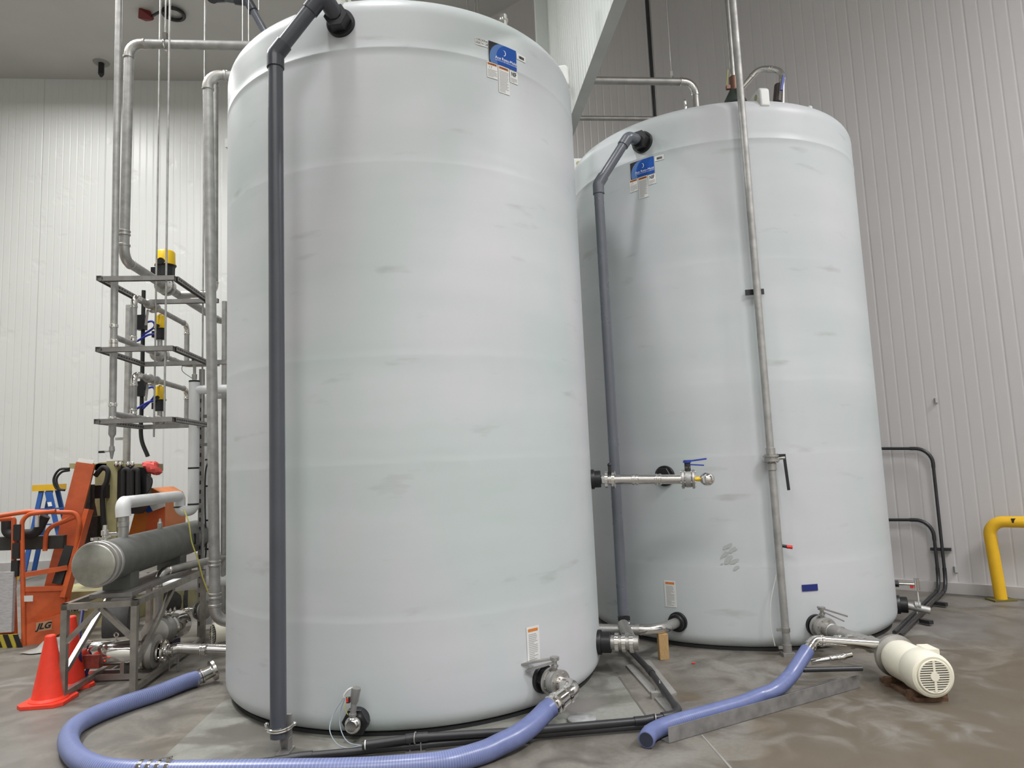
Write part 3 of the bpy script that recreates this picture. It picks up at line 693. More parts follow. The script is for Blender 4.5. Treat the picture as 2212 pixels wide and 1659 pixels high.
ob('gasket_seal', M().lathe(cB+V((0, -.06, 0)), yd, [(0, .10), (.03, .10)], 30), rubber, pm)
# suction line from the tank to the pump
g = fcyl(1762, 1350, T2); ng = normal(T2, g); bulkhead(T2, g, ng, .082, tk2, 20, .04)
t = piperun('pump_suction_pipe', 'short stainless pipe from the right tank into the cream pump', [g+ng*.02, g+ng*.26+V((.0, 0, 0)), cB+V((0, .26, 0)), cB+V((0, .08, 0))], .05, steel, .1, steel)
butterfly('dark butterfly valve on the tank outlet behind the cream pump', g+ng*.10, ng, .085, UZ, V((1, .0, -.35)), leverlen=.2, handle=chan)
# discharge line, elbow and hose
dz = cB+V((-.02, .05, .06)); dl = fy(1752, 1379, 4.86)
dk_ = V((dl.x, dz.y-.02, dl.z)); hq = fz(1707, 1460, .12); hdn = (hq-dk_).normalized()
t = piperun('pump_discharge_pipe', 'polished discharge pipe from the cream pump to the blue hose', [dz, dk_, dk_+hdn*.13], .032, shiny, .06, shiny, rings=[(dz.lerp(dl, .35), V((1, 0, 0))), (dz.lerp(dl, .65), V((1, 0, 0)))])
ob('clamp_ring', M().lathe(dz.lerp(dl, .5), V((1, 0, 0)), [(-.02, .034), (-.016, .046), (.016, .046), (.02, .034)], 20), chrome, t)
t = piperun('drain_pipe', 'thin shiny pipe running left from under the cream pump', [fy(1752, 1430, 4.80), fy(1812, 1420, 4.74), fy(1838, 1414, 4.78)], .018, shiny, .05, shiny, rings=[(fy(1815, 1420, 4.74), V((1, 0, .1)))])
HR2 = .045
def g2(x, y, z=HR2): return fz(x, y, z)
def g2(x, y, z=HR2): return fz(x, y, z)
hp = [dk_+hdn*.10, dk_+hdn*.18, hq, fz(1676, 1489, .085), fz(1640, 1504, .062), fz(1601, 1520, .052), fz(1550, 1535, .05), fz(1506, 1547, .05), fz(1443, 1566, .05), fz(1408, 1582, .05), fz(1396, 1598, .047)]
hose2 = root('discharge_hose', 'blue ribbed hose lying in the grey metal channel in front of the right tank', 'hose')
hose_obj(spline(hp, 60), HR2, hose2)
de_ = (hp[-1]-hp[-2]).normalized(); ob('hose_opening', M().lathe(hp[-1]-de_*.001, de_, [(0, .038), (.004, .037)], 22), mat('hose_inside', (.03, .035, .06), .6), hose2, label='dark open end')
# metal channel
ca = fz(1440, 1604, 0); cb = fz(1852, 1484, 0); cd = (cb-ca).normalized(); cs = V((-cd.y, cd.x, 0)); L_ = (cb-ca).length
ca = ca-cs*.02; cb = cb-cs*.02
h_ = .083
cm_ = M(); cm_.prism([ca, cb, cb+UZ*h_, ca+UZ*h_], cs*.004); cm_.prism([ca, cb, cb+cs*.13, ca+cs*.13], UZ*.004); cm_.prism([ca+cs*.13, cb+cs*.13, cb+cs*.13+UZ*.03, ca+cs*.13+UZ*.03], cs*.004)
o = ob('metal_channel', cm_, mat('worn_channel', (.26, .255, .25), .45, .35, .3, 14), None, label='grey metal channel on the floor that holds the blue hose', cat='channel')

# ================================================================ floor conduits
def conduit(label, pts, r, stands, group=None, er=.12):
    t = root('black_conduit', label, 'conduit', group); path, arcs = fillet(pts, er, 8)
    ob('pipe_body', M().tube(path, r), blackpipe, t)
    for arc, a, b in arcs: ob('elbow', M().tube([arc[0]+a*.05]+arc+[arc[-1]+b*.05], r*1.2), blackpipe, t)
    for s in stands:
        mb = M(); s = V(s); mb.torus(s, V((1, -.1, 0)), r*1.35, .004, 16); mb.box((s.x-.03, s.y, s.z/2-.01), (.006, .012, s.z)); mb.box((s.x+.03, s.y, s.z/2-.01), (.006, .012, s.z)); mb.box((s.x, s.y, .004), (.11, .06, .008))
        ob('stand', mb, chan, t)
    return t
zc = .05
conduit('black conduit raised on small stands along the base of the nearest tank', [fz(782, 1610, .075), fz(900, 1593, .075), fz(1150, 1577, .065), fz(1395, 1556, .06), fz(1470, 1541, .055), fz(1405, 1450, .055), fz(1338, 1380, .06)], .021, [fz(897, 1594, .075), fz(1120, 1580, .065), fz(1416, 1553, .06), fz(1425, 1480, .055)])
conduit('lower dark conduit lying beside the blue hose under the grey overflow pipe', [fz(520, 1654, .03), fz(650, 1634, .03), fz(1100, 1592, .03), fz(1390, 1568, .03)], .02, [])
conduit('black conduit under the thin shiny pipe by the cream pump', [fy(1735, 1447, 4.66), fy(1862, 1444, 4.66)], .016, [])
ob('conduit_collar', M().lathe(fz(788, 1609, .075), V((1, .1, 0)), [(0, .0235), (.006, .0235)], 18), whitep, [o for o in ALL if o.name.startswith('black_conduit')][0])
dz_ = fz(1257, 1556, .006)
ob('floor_disc', M().lathe(dz_, UZ, [(0, .085), (.012, .085), (.016, .078), (.018, .0)], 36), clear, None, label='round clear plastic disc on the floor behind the black conduit', cat='disc')
w0 = fz(1434, 1424)
mb = M(); mb.box(w0+UZ*.095, (.075, .05, .19), V((1, .12, 0)).normalized(), V((-.12, 1, 0)).normalized()); o = ob('wood_block', mb, wood, None, label='upright wooden block propping the pipe under the right tank', cat='block')
bv_ = o.modifiers.new('b', 'BEVEL'); bv_.width = .003
ob('concrete_piece', M().box(fz(1425, 1508)+UZ*.02, (.11, .045, .04)), joint, None, label='small grey block lying under the angled black conduit', cat='block')
lf = fz(1498, 1434, .0)
ob('red_leaf', M().ball(lf+UZ*.005, .012, 8, 5, (1.3, .8, .4)), red, None, label='tiny red scrap on the brown floor left of the blue hose', cat='scrap')

# ================================================================ RIGHT WALL items
RN = V((-.632, -.775, 0))
def onwall(x, y, off=.06):
    d = ray(x, y); n_ = RN; p0 = R0+RN*off; t_ = (p0-CAM).dot(n_)/d.dot(n_); return CAM+d*t_
for lab, (tx, ty), bx, fx in (('upper black conduit looping out along the right wall', (1890, 969), 2046, (1945, 1372)), ('lower black conduit looping out along the right wall', (1905, 1123), 2031, (1932, 1366))):
    a = onwall(tx, ty); b = onwall(2014 if ty < 1000 else 2020, ty+1); c = onwall(bx, 1285); 
    b = V((c.x, c.y, b.z)); b.z = onwall(2010, ty).z
    c = V((c.x, c.y, .05)); e = fz(*fx, .05)
    t = conduit(lab, [a, b, c, e], .016, [], er=.16)
br = M(); q0 = onwall(2010, 1186, .03); q1 = onwall(2055, 1187, .03); br.bar(q0, q1, .04, .03)
ob('strut_bracket', br, blackpipe, None, label='short dark strut clamping both conduits to the right wall', cat='bracket')
ob('floor_bracket', M().bar(fz(2015, 1302, .03), fz(2045, 1306, .03), .05, .03), blackpipe, None, label='dark strut on the floor under the conduits nearest the wall', cat='bracket')
ob('floor_bracket', M().bar(fz(1990, 1340, .03), fz(2012, 1345, .03), .05, .03), blackpipe, None, label='dark strut on the floor under the conduits nearest the right tank', cat='bracket')
ob('wall_outlet', M().box(onwall(2064, 1230, .01), (.03, .03, .06)), greyink, None, label='small grey fitting on the right wall beside the black conduits', cat='outlet')
ob('wall_hook', M().box(onwall(2022, 865, .01), (.03, .03, .05)), greyink, None, label='small dark spot fixture high on the right wall', cat='fixture')
yb = fz(2163, 1297, 0); yt = V((yb.x-.045, yb.y, fy(2165, 1125, yb.y).z))
t = root('guard_rail', 'yellow tubular guard rail bolted to the floor by the right wall', 'rail')
ob('rail_tube', M().tube(fillet([yb, yt, yt+RD*1.6], .13, 10)[0], .055, 24), yellow, t)
ob('base_plate', M().box(yb+UZ*.008, (.22, .15, .016)), mat('dirty_yellow', (.14, .12, .03), .7), t, label='grimy base plate')
ob('gap_mark', M().box(fy(2189, 1124, yt.y-.15)+V((0, -.02, 0)), (.06, .02, .04)), black, t)
# fittings on the right flank of the right tank
a_ = D(-27); p = surf(T2, a_, .235); n_ = V((math.cos(a_), math.sin(a_), 0))
t = root('sensor_fitting', 'chrome sensor elbow with red tag low on the right side of the right tank', 'sensor')
p = surf(T2, D(-25), .33); n_ = V((math.cos(D(-25)), math.sin(D(-25)), 0))
ob('nut', M().cyl(p, p+n_*.03, .03, 6), black, t); ob('stem', M().cyl(p+n_*.02, p+n_*.16, .012), chrome, t)
ob('tag', M().box(p+n_*.13-UZ*.02, (.025, .01, .03)), red, t); ob('gauge', M().cyl(p+n_*.17-UZ*.05, p+n_*.17+UZ*.05, .022), shiny, t)
ob('cable', M().tube(spline([p+n_*.17-UZ*.05, p+n_*.17-UZ*.15, p+n_*.15-UZ*.25]), .006, 8), wirew, t)
p = surf(T2, D(-25), .15); bulkhead(T2, p, n_, .08, tk2, 20, .06)
t = piperun('outlet_pipe', 'dull outlet pipe low on the right side of the right tank', [p+n_*.04, p+n_*.25+V((0, 0, -.04))], .03, galv, rings=[(p+n_*.16, n_)])

# ================================================================ TOP of the right tank / ceiling pipes
zt = fy(1400, 174, 7.4).z
r0 = fy(1500, 177, 7.4); r1 = r0-AC*2.1; drop = V((r0.x, r0.y, 4.55))
th_ = piperun('fill_pipe', 'stainless fill pipe passing through the hanging panel wall and dropping into the right tank', [r1, r0, drop], .041, steel, .13, shiny)
def rod(label, x, Y, ztop, zbot, r=.006, group='ceiling hanger rods'):
    return ob('hanger_rod', M().cyl(V((x, Y, zbot)), V((x, Y, ztop)), r, 8), steel if r < .009 else galv, None, label=label, cat='rod', group=group)
q = fy(1451, 175, 7.39); rod('thin hanger rod holding the fill pipe above the right tank', q.x, q.y, HC, q.z+.09)
ob('pipe_hanger', M().torus(q, AC, .047, .008, 20).box(q+UZ*.08, (.03, .03, .06)), shiny, None, label='clevis clamp around the fill pipe above the right tank', cat='clamp')
q = fy(1420, 250, 9.2); rod('thin hanger rod right of the thick dark pipe behind the right tank', q.x, q.y, HC, q.z-.3)
qa = fy(1340, 258, 8.6); lp = V((.80, 8.5, qa.z)); lp2 = lp+AC*1.4
piperun('water_pipe', 'thin horizontal steel pipe behind the left shoulder of the right tank', [lp, lp2], .031, steel)
q = fy(1406, 130, 9.0); ob('downpipe', M().cyl(V((q.x, q.y, 0)), V((q.x, q.y, HC)), .028, 16), blackpipe, None, label='thick dark vertical pipe on the wall behind the right tank', cat='pipe')
# vent cluster
va = fy(1578, 100, 7.0); 
t = root('vent_assembly', 'dark vertical vent pipe with valve on top of the right tank', 'pipe fitting')
ob('pipe_body', M().cyl(V((va.x, va.y, fy(1580, 165, 7.0).z)), V((va.x, va.y, HC)), .028), steel, t)
zv = fy(1580, 185, 7.0).z
ob('valve_body', M().cyl(V((va.x, va.y, zv-.06)), V((va.x, va.y, zv+.09)), .045, 12).box((va.x-.05, va.y, zv-.02), (.06, .04, .04)), mat('bronze', (.20, .11, .08), .4, .6), t)
ob('nozzle', M().lathe((va.x, va.y, zv-.22), UZ, [(0, .13), (.05, .11), (.16, .05)], 16), mat('dark_green_plastic', (.05, .065, .055), .5), t)
ob('yellow_tag', M().bar(fy(1570, 185, 7.0), fy(1573, 150, 7.0), .008, .006), wirey, t)
a0 = fy(1598, 196, 6.9); a1 = fy(1640, 148, 6.8); a2 = fy(1690, 152, 6.7); a3 = fy(1678, 228, 6.6)
t = piperun('vent_loop', 'bright stainless loop pipe over the top of the right tank', [a0, a1, a2, V((a3.x, a3.y, 4.45))], .031, shiny, .12, shiny)
ob('hose_coil', M().cyl(fy(1679, 222, 6.55), fy(1682, 185, 6.6), .042, 10), mat('dark_hose_wrap', (.08, .07, .065), .5, .4), t)
ob('handle', M().bar(fy(1688, 195, 6.5), fy(1693, 163, 6.5), .022, .02), blueh, t)
ob('pressure_relief', M().lathe(fy(1481, 240, 6.4), UZ, [(-.1, .012), (0, .014), (.02, .02), (.05, .012), (.1, .016), (.115, .006)], 14), chrome, None, label='small chrome relief fitting on the top of the right tank', cat='fitting')
ob('cap_plug', M().ball(fy(1749, 234, 6.3), .025, 12, 8), whitep, None, label='tiny white plug on the rim of the right tank', cat='plug')
sg = fy(1088, 60, 6.4)
t = root('inspection_port', 'bright steel stub standing on the back of the nearest tank', 'pipe fitting')
ob('stub', M().cyl(V((sg.x, sg.y, 4.6)), V((sg.x, sg.y, fy(1088, 34, 6.4).z)), .038), chrome, t); ob('collar', M().lathe(V((sg.x, sg.y, fy(1088, 45, 6.4).z)), UZ, [(-.01, .04), (-.006, .047), (.01, .047), (.014, .04)], 20), shiny, t)
# white pipes behind
for k, (x, lab) in enumerate(((1171, 'left one of two white vertical pipes behind the nearest tank'), (1191, 'right one of two white vertical pipes behind the nearest tank'))):
    q = fy(x, 50, 8.3); ob('vertical_pipe', M().cyl(V((q.x, q.y, 0)), V((q.x, q.y, HC)), .05, 24), white, None, label=lab, cat='pipe', group='white vertical pipes behind the nearest tank')
for x in (1010, 1026, 1033): q = fy(x, 20, 8.0); rod('one of three thin dark rods hanging close together above the nearest tank', q.x, q.y, HC, 4.7, .006, 'three close rods above the nearest tank')
q = fy(559, 10, 7.2); rod('short thin rod hanging beside the grey vent pipe', q.x, q.y, HC, fy(559, 22, 7.2).z)

# ================================================================ LEFT PIPE RACK
Y0 = 5.85
def chanbar(mb, a, b): mb.bar(a, b, .041, .041)
def rack(level_px, label, ext=0.):
    (xl, yl), (xr, yr) = level_px; FL = fy(xl, yl, Y0); FR = fy(xr, yr, Y0+.06); FR.z = FL.z
    BLp = FL+AX*.86; BR = FR+AX*.86
    t = root('pipe_rack', label, 'pipe support', 'strut frames of the pipe rack')
    for nm, a, b in (('front_rail', FL-AC*.02, FR), ('side_rail', FL-AX*.04, BLp), ('side_rail', FR+AX*.02, BR), ('back_rail', BLp, BR+AC*ext)):
        mb = M(); d = (b-a).normalized(); s = d.cross(UZ)
        mb.bar(a+UZ*.019, b+UZ*.019, .041, .003); mb.bar(a+s*.019, b+s*.019, .003, .041); mb.bar(a-s*.019, b-s*.019, .003, .041)
        nf = len(mb.f)
        if nm == 'side_rail':
            n = int((b-a).length/.05)
            for k in range(n):
                c = a+(b-a)*((k+.5)/n); mb.box(c+s*.022, (.028, .003, .012), d, s, UZ)
        ob(nm, mb, None, t, mats=[chan, black], mi=[0]*nf+[1]*(len(mb.f)-nf))
    return FL, FR, BLp, BR
L1 = rack(((218, 603), (378, 603)), 'topmost strut frame of the pipe rack left of the nearest tank', .1)
L2 = rack(((216, 756), (375, 754)), 'middle strut frame of the pipe rack left of the nearest tank', .2)
L3 = rack(((213, 911), (374, 908)), 'lowest strut frame of the pipe rack left of the nearest tank', 0)
def hrod(lab, x, y, Y, zb): q = fy(x, y, Y); return rod(lab, q.x, q.y, HC, zb, .009, None)
hrod('steel hanger rod passing in front of the three yellow actuators', 361, 450, L1[1].y+.0, L3[1].z-.02)
hrod('steel hanger rod at the back left corner of the pipe rack', 342, 300, L1[2].y, L3[2].z-.1)
hrod('steel hanger rod at the back right corner of the pipe rack', 439.5, 500, L1[3].y, L3[3].z-.05)
# thin drop pipe A
Ya = 5.93; xa = fy(249, 600, Ya).x
zA = lambda y: fy(249, y, Ya).z
pa_t = V((fy(257, 0, Ya).x, Ya, fy(257, 0, Ya).z)); pa_b = V((fy(243, 900, Ya).x, Ya, zA(900)))
da = (pa_t-pa_b)/(pa_t.z-pa_b.z)
onA = lambda z: pa_b+da*(z-pa_b.z)
t = root('drop_pipe', 'long thin steel drop pipe from the ceiling with small drain valve at its bottom end', 'pipe')
ob('pipe_body', M().cyl(onA(zA(925)), onA(HC), .029, 20), galv, t)
for y0, y1 in ((700, 708), (733, 742), (742, 760), (870, 878), (900, 912)): ob('coupling', M().lathe(onA(zA(y1)), UZ, [(0, .030), (.004, .035), (zA(y0)-zA(y1)-.004, .035), (zA(y0)-zA(y1), .030)], 20), shiny, t)
zz = zA(925); b_ = onA(zz)
ob('reducer', M().lathe(b_, -UZ, [(0, .03), (.05, .03), (.08, .014), (.15, .014), (.152, .02), (.19, .024), (.2, .018), (.26, .008)], 20), galv, t)
v_ = ob('drain_valve', M().box(b_-UZ*.195+V((-.035, 0, 0)), (.06, .014, .012)), shiny, t); ob('lever', M().box(b_-UZ*.197+V((-.085, 0, 0)), (.05, .016, .018)), black, v_)
# B main pipe (top level line)
YB = 6.12; bc = fy(271, 95, YB); bl = fy(272, 561, YB); bl = V((bc.x*.4+bl.x*.6, YB, bl.z)); bc.x = bl.x+.01
be = frecede(bl, 474)
B_ = piperun('main_pipe', 'large steel pipe looping over from the nearest tank and down to the top yellow actuator', [bc+AC*1.55, bc, bl, be, be+AC*.5], .043, galv, .11, steel, rings=[(bl.lerp(bc, .12), UZ)])
q = bc+AC*.32; ob('pipe_hanger', M().torus(q, AC, .048, .008, 20).box(q+UZ*.08, (.035, .03, .07)), shiny, None, label='clevis clamp near the left elbow of the large overhead pipe', cat='clamp'); rod('thin rod holding the left end of the large overhead pipe', q.x, q.y, HC, q.z+.1)
for x in (524, 537): q = fy(x, 90, bc.y+.15); rod('one of two rods holding the overhead pipe beside the nearest tank', q.x, q.y, HC, q.z, .005, 'two thin rods beside the nearest tank')
# T to right and up D
qT = frecede(bl, 385); up0 = qT+AC*.38
dtop = fy(477, 160, up0.y)
piperun('riser_pipe', 'steel pipe branching right from the top actuator line and rising close beside the nearest tank', [qT, up0, V((up0.x-.01, up0.y, dtop.z)), V((up0.x+.3, up0.y+.05, dtop.z+.01))], .038, galv, .10, shiny)
# E big vertical
Ye = 5.72; et = fy(449, 160, Ye); eb = fy(465, 1345, Ye)
piperun('supply_pipe', 'thickest vertical steel pipe running from tank top to floor left of the nearest tank', [et+V((.42, .12, .0)), et, eb, eb+V((.3, .1, 0))], .0425, galv, .11, steel, rings=[(et.lerp(eb, .955), UZ), (et.lerp(eb, .9), UZ)])
Ff = fy(484, 900, 7.0); ob('vertical_pipe', M().cyl(V((Ff.x, Ff.y, 0)), V((Ff.x, Ff.y, 3.3)), .026), galv, None, label='thin steel pipe half hidden at the left edge of the nearest tank', cat='pipe')
Fg = fy(277, 800, 8.2); ob('vertical_pipe', M().cyl(V((Fg.x, Fg.y, 0)), V((Fg.x, Fg.y, 3.6)), .04).box((Fg.x-.06, Fg.y, fy(277, 947, 8.2).z), (.14, .03, .03)), galv, None, label='dull vertical pipe behind the valve rack ending at the lift', cat='pipe')
# valve trains level 2 and 3
def train(yA, y_up, lab, lab2):
    s = onA(zA(yA)); s0 = V((s.x, s.y+.0, s.z)); e = frecede(s0, 403)
    t = piperun('valve_line', lab, [s0+AX*.02, e, e+AC*.35] if yA < 800 else [s0+AX*.02, e], .026, galv, .06, steel, rings=[(s0.lerp(e, f), AX) for f in (.28, .42, .78, .9)])
    v = frecede(s0, 288); zt_ = fy(288, y_up, v.y).z; e2 = V((e.x, e.y, zt_))
    t2 = piperun('bypass_pipe', lab2, [v, V((v.x, v.y, zt_)), e2, e+UZ*.02], .027, galv, .075, shiny, rings=[(V((v.x, v.y, v.z+.05)), UZ)])
    u = V((v.x, v.y, zt_)).lerp(e2, .3); ob('valve_body', M().lathe(u, AX, [(-.12, .03), (-.1, .045), (-.06, .045), (-.05, .036), (.05, .036), (.06, .045), (.1, .045), (.12, .03)], 18), steel, t2)
    ob('handle', M().box(u-UZ*.055, (.03, .05, .02)).bar(u-UZ*.06-AX*.1, u-UZ*.22-AX*.14, .02, .012), steel, t2)
    return s0, e
s2, e2v = train(727, 640, 'receding steel pipe of the middle level carrying a yellow actuator', 'raised bypass pipe of the middle level with bright elbow')
s3, e3v = train(894, 808, 'receding steel pipe of the lowest level carrying a yellow actuator', 'raised bypass pipe of the lowest level with bright elbow')
def actuator(c, r, h1, h2, label, R):
    t = root('valve_actuator', label, 'actuator', 'yellow and black valve actuators')
    mb = M(); flange(mb, c-AX*.05, AX, R, .022, bolts=8); flange(mb, c+AX*.05, AX, R, .022, bolts=8); mb.lathe(c-AX*.05, AX, [(0, R*.7), (.1, R*.7)], 24)
    ob('valve_body', mb, steel, t); ob('stem', M().cyl(c+UZ*R*.6, c+UZ*h1, .025), steel, t)
    z0 = h1
    ob('housing', M().lathe(c+UZ*z0, UZ, [(0, r*.75), (.01, r*.9), (h2*.38, r*.92), (h2*.4, r*1.05), (h2*.44, r*1.05)], 10), black, t)
    ob('side_port', M().box(c+UZ*(z0+h2*.2)+V((-r*.8, -r*.4, 0)), (r*.7, r*.7, h2*.25)), black, t)
    ob('cover', M().lathe(c+UZ*(z0+h2*.44), UZ, [(0, r*1.05), (.006, r*1.05), (.01, r*.95), (h2*.44, r*.92), (h2*.5, r*.8), (h2*.505, r*.3), (h2*.56, r*.28)], 24), yact, t, label='yellow cover')
    w_ = ob('position_window', M().lathe(c+UZ*(z0+h2*.50)+V((0, -r*.85, 0)), V((0, -1, 0)), [(0, r*.38), (r*.25, r*.35)], 16), black, t)
    return t
c1_ = frecede(bl, 357); actuator(c1_, .10, .09, .30, 'largest yellow and black actuator on the top level of the pipe rack', .09)
c2_ = frecede(s2, 345); actuator(c2_, .055, .15, .26, 'yellow and black actuator on the middle level of the pipe rack', .075)
c3_ = frecede(s3, 345); actuator(c3_, .055, .10, .26, 'yellow and black actuator on the lowest level of the pipe rack', .05)
# black cable conduit with boxes, blue tubes
kc = fy(310, 650, 7.0)
t = root('cable_conduit', 'black vertical cable conduit with two switch boxes behind the yellow actuators', 'conduit')
ob('pipe_body', M().tube(spline([V((kc.x, 7, 3.45)), V((kc.x, 7, 2.9)), V((kc.x, 7, 2.3)), V((kc.x, 7, 1.95)), V((kc.x+.07, 7, 1.75))]), .02, 10), black, t)
for y_ in (697, 840):
    q = fy(306, y_, 6.95); ob('switch_box', M().box(q, (.085, .07, .15)), black, t)
for y_, cc in ((697, c2_), (840, c3_)):
    q = fy(314, y_, 6.95)
    ob('blue_tube', M().tube(spline([q, q+V((.07, 0, .01)), q+V((.09, 0, -.05)), q+V((-.03, 0, -.13))] if y_ < 800 else [q, q+V((.08, 0, .01)), q+V((.09, 0, -.08)), q+V((-.02, 0, -.2))], 8), .011, 8), bluet, t)
    ob('blue_tube', M().tube(spline([cc+UZ*.2+V((-.03, -.05, 0)), q+V((.08, -.1, -.15)), q+V((-.05, -.08, -.21))], 8), .011, 8), bluet, t)

# ================================================================ WHITE INSULATED PIPES, HEAT EXCHANGER, SKID
HX = fy(201, 1221, 5.1); hz = frecede(HX, 425)
nz = frecede(HX, 265)
tp = fy(265, 1086, nz.y); te = tp+AX*(frecede(tp, 388)-tp).length
W1x = fy(419, 950, te.y); low = fy(418, 1103, te.y).z
t = root('insulated_pipe', 'white insulated pipe stepping down to the grey heat exchanger', 'pipe')
P = [V((nz.x, nz.y, fy(265, 1116, nz.y).z)), tp, te, V((te.x, te.y, low)), V((W1x.x, te.y, low)), V((W1x.x, te.y, fy(419, 822, te.y).z))]
path, arcs = fillet(P, .055, 8)
ob('jacket', M().tube(path, .050, 24), white, t)
ob('elbow_cover', M().tube(fillet(P[:3], .055, 8)[0][:9] + [], .055, 24), white, t)
for y_ in (824, 1011, 1089): ob('black_band', M().lathe(V((W1x.x, te.y, fy(419, y_, te.y).z)), UZ, [(-.008, .050), (-.008, .052), (.008, .052), (.008, .050)], 24), black, t)
ob('black_band', M().lathe(V((te.x, te.y, fy(388, 1095, te.y).z)), UZ, [(-.007, .050), (-.007, .052), (.007, .052), (.007, .050)], 24), black, t)
bz = fy(430, 842, te.y).z; ob('branch', M().cyl(V((W1x.x, te.y, bz)), V((W1x.x+.65, te.y+.07, bz)), .044, 24), white, t)
ob('top_nipple', M().lathe(V((W1x.x, te.y, P[-1].z)), UZ, [(0, .02), (.03, .024), (.06, .024), (.065, .014), (.13, .014), (.14, .02), (.16, .02)], 16), steel, t)
g_ = ob('air_valve', M().box(V((W1x.x-.01, te.y, P[-1].z+.2)), (.03, .02, .09)), black, t); ob('capillary', M().tube(spline([V((W1x.x, te.y, P[-1].z+.14)), V((W1x.x-.1, te.y, P[-1].z+.17)), V((W1x.x-.12, te.y, P[-1].z+.1)), V((W1x.x-.02, te.y, P[-1].z+.02))]), .003, 6), black, g_)
q = fy(450, 900, 7.2); zq = fy(450, 852, 7.2).z
t = root('insulated_pipe', 'second white insulated pipe with black cable strapped to it, behind the thick steel pipe', 'pipe')
P2 = [V((q.x+.5, 7.2, zq)), V((q.x, 7.2, zq)), V((q.x, 7.2, .1)), V((q.x, 7.2, .06))]
ob('jacket', M().tube(fillet(P2, .07)[0], .052, 24), white, t)
ob('cable', M().tube(spline([fy(453, 992, 7.1), fy(444, 1020, 7.1), fy(443, 1100, 7.1), fy(445, 1190, 7.1), fy(437, 1225, 7.1)], 8), .008, 8), black, t)
for y_ in (993, 1050, 1124, 1186): ob('cable_clip', M().box(fy(449, y_, 7.12), (.05, .02, .016)), black, t)
lq = fy(445, 1258, 7.0); t = ob('insulated_duct', M().cyl(lq-AC*.62-UZ*.02, lq+AC*.5+UZ*.02, .06, 24), white, None, label='low horizontal white insulated pipe behind the steel skid', cat='pipe')
# slotted strut post behind white pipe
q = fy(435, 1000, 6.95); mb = M().box((q.x, q.y, 1.3), (.041, .041, 2.6)); nf = len(mb.f)
for k in range(26): mb.box((q.x, q.y-.0215, .12+k*.09), (.014, .002, .04))
po = ob('strut_post', mb, None, None, label='slotted upright strut post beside the white insulated pipe', cat='post', mats=[chan, black], mi=[0]*nf+[1]*(len(mb.f)-nf))
for y_, k in ((899, 0), (960, 1)): ob('cross_arm', M().box(fy(452, y_, 6.9), (.16, .04, .03)), chan, po)
# yellow wire
ob('yellow_wire', M().tube(spline([fy(397, 1100, 6.55), fy(408, 1130, 6.5), fy(414, 1170, 6.5), fy(428, 1210, 6.5), fy(437, 1245, 6.5), fy(452, 1285, 6.5)], 8), .006, 8), wirey, None, label='thin yellow wire drooping across the end of the heat exchanger', cat='wire')

hx = root('heat_exchanger', 'grey cylindrical heat exchanger with bright round end cap on the steel skid', 'heat exchanger')
ob('shell', M().lathe(HX+AX*.12, AX, [(0, .15), (.02, .154), ((hz-HX).length-.15, .154), ((hz-HX).length-.11, .14)], 48), hxgrey, hx)
ob('end_flange', M().lathe(HX+AX*.03, AX, [(0, .160), (.005, .165), (.03, .165), (.035, .156), (.07, .156), (.075, .163), (.1, .163), (.105, .15)], 48), steel, hx)
ob('end_cap', M().lathe(HX, AX, [(0, .138), (.006, .148), (.03, .150), (.035, .158)], 48), brushed, hx, label='radially brushed round end cap')
ob('clamp_latch', M().box(HX+AX*.05+UZ*.175+AC*.0, (.03, .03, .035)).bar(HX+AX*.05+UZ*.18+AC*.02, HX+AX*.05+UZ*.195+AC*.09, .025, .014).cyl(HX+AX*.05+UZ*.17-AC*.03, HX+AX*.05+UZ*.19-AC*.03, .014), shiny, hx)
ob('nozzle', M().cyl(V((nz.x, nz.y, HX.z+.13)), V((nz.x, nz.y, P[0].z)), .036).lathe(V((nz.x, nz.y, P[0].z-.08)), UZ, [(0, .037), (.004, .042), (.04, .042), (.044, .037)], 24), steel, hx)
q = frecede(HX+UZ*.15, 212)+AX*.1; ob('vent_valve', M().lathe(V((q.x, q.y, HX.z+.14)), UZ, [(0, .02), (.03, .024), (.05, .018), (.055, .026), (.09, .026), (.095, .016), (.13, .014)], 16).cyl(V((q.x, q.y, HX.z+.2)), V((q.x+.09, q.y, HX.z+.2)), .014), shiny, hx)
q = frecede(HX, 345); ob('thermowell', M().lathe(V((q.x, q.y, HX.z+.15)), UZ, [(0, .02), (.05, .022), (.06, .014), (.09, .008)], 14), steel, hx)
q = frecede(HX, 388); ob('name_bracket', M().box(q-UZ*(-.01)+AC*.15, (.03, .09, .1), AC, AX), black, hx)
SD = frecede(HX, 270)
sk_z = fy(290, 1292, 5.25).z
for dy in (0.12, 1.15): ob('saddle', M().box(V((HX.x, HX.y, (HX.z-.13+sk_z)/2+.0))+AX*(.45+dy-.12), (.2, .16, max(.06, HX.z-.05-sk_z-.02)), AC, AX), hxgrey, hx)
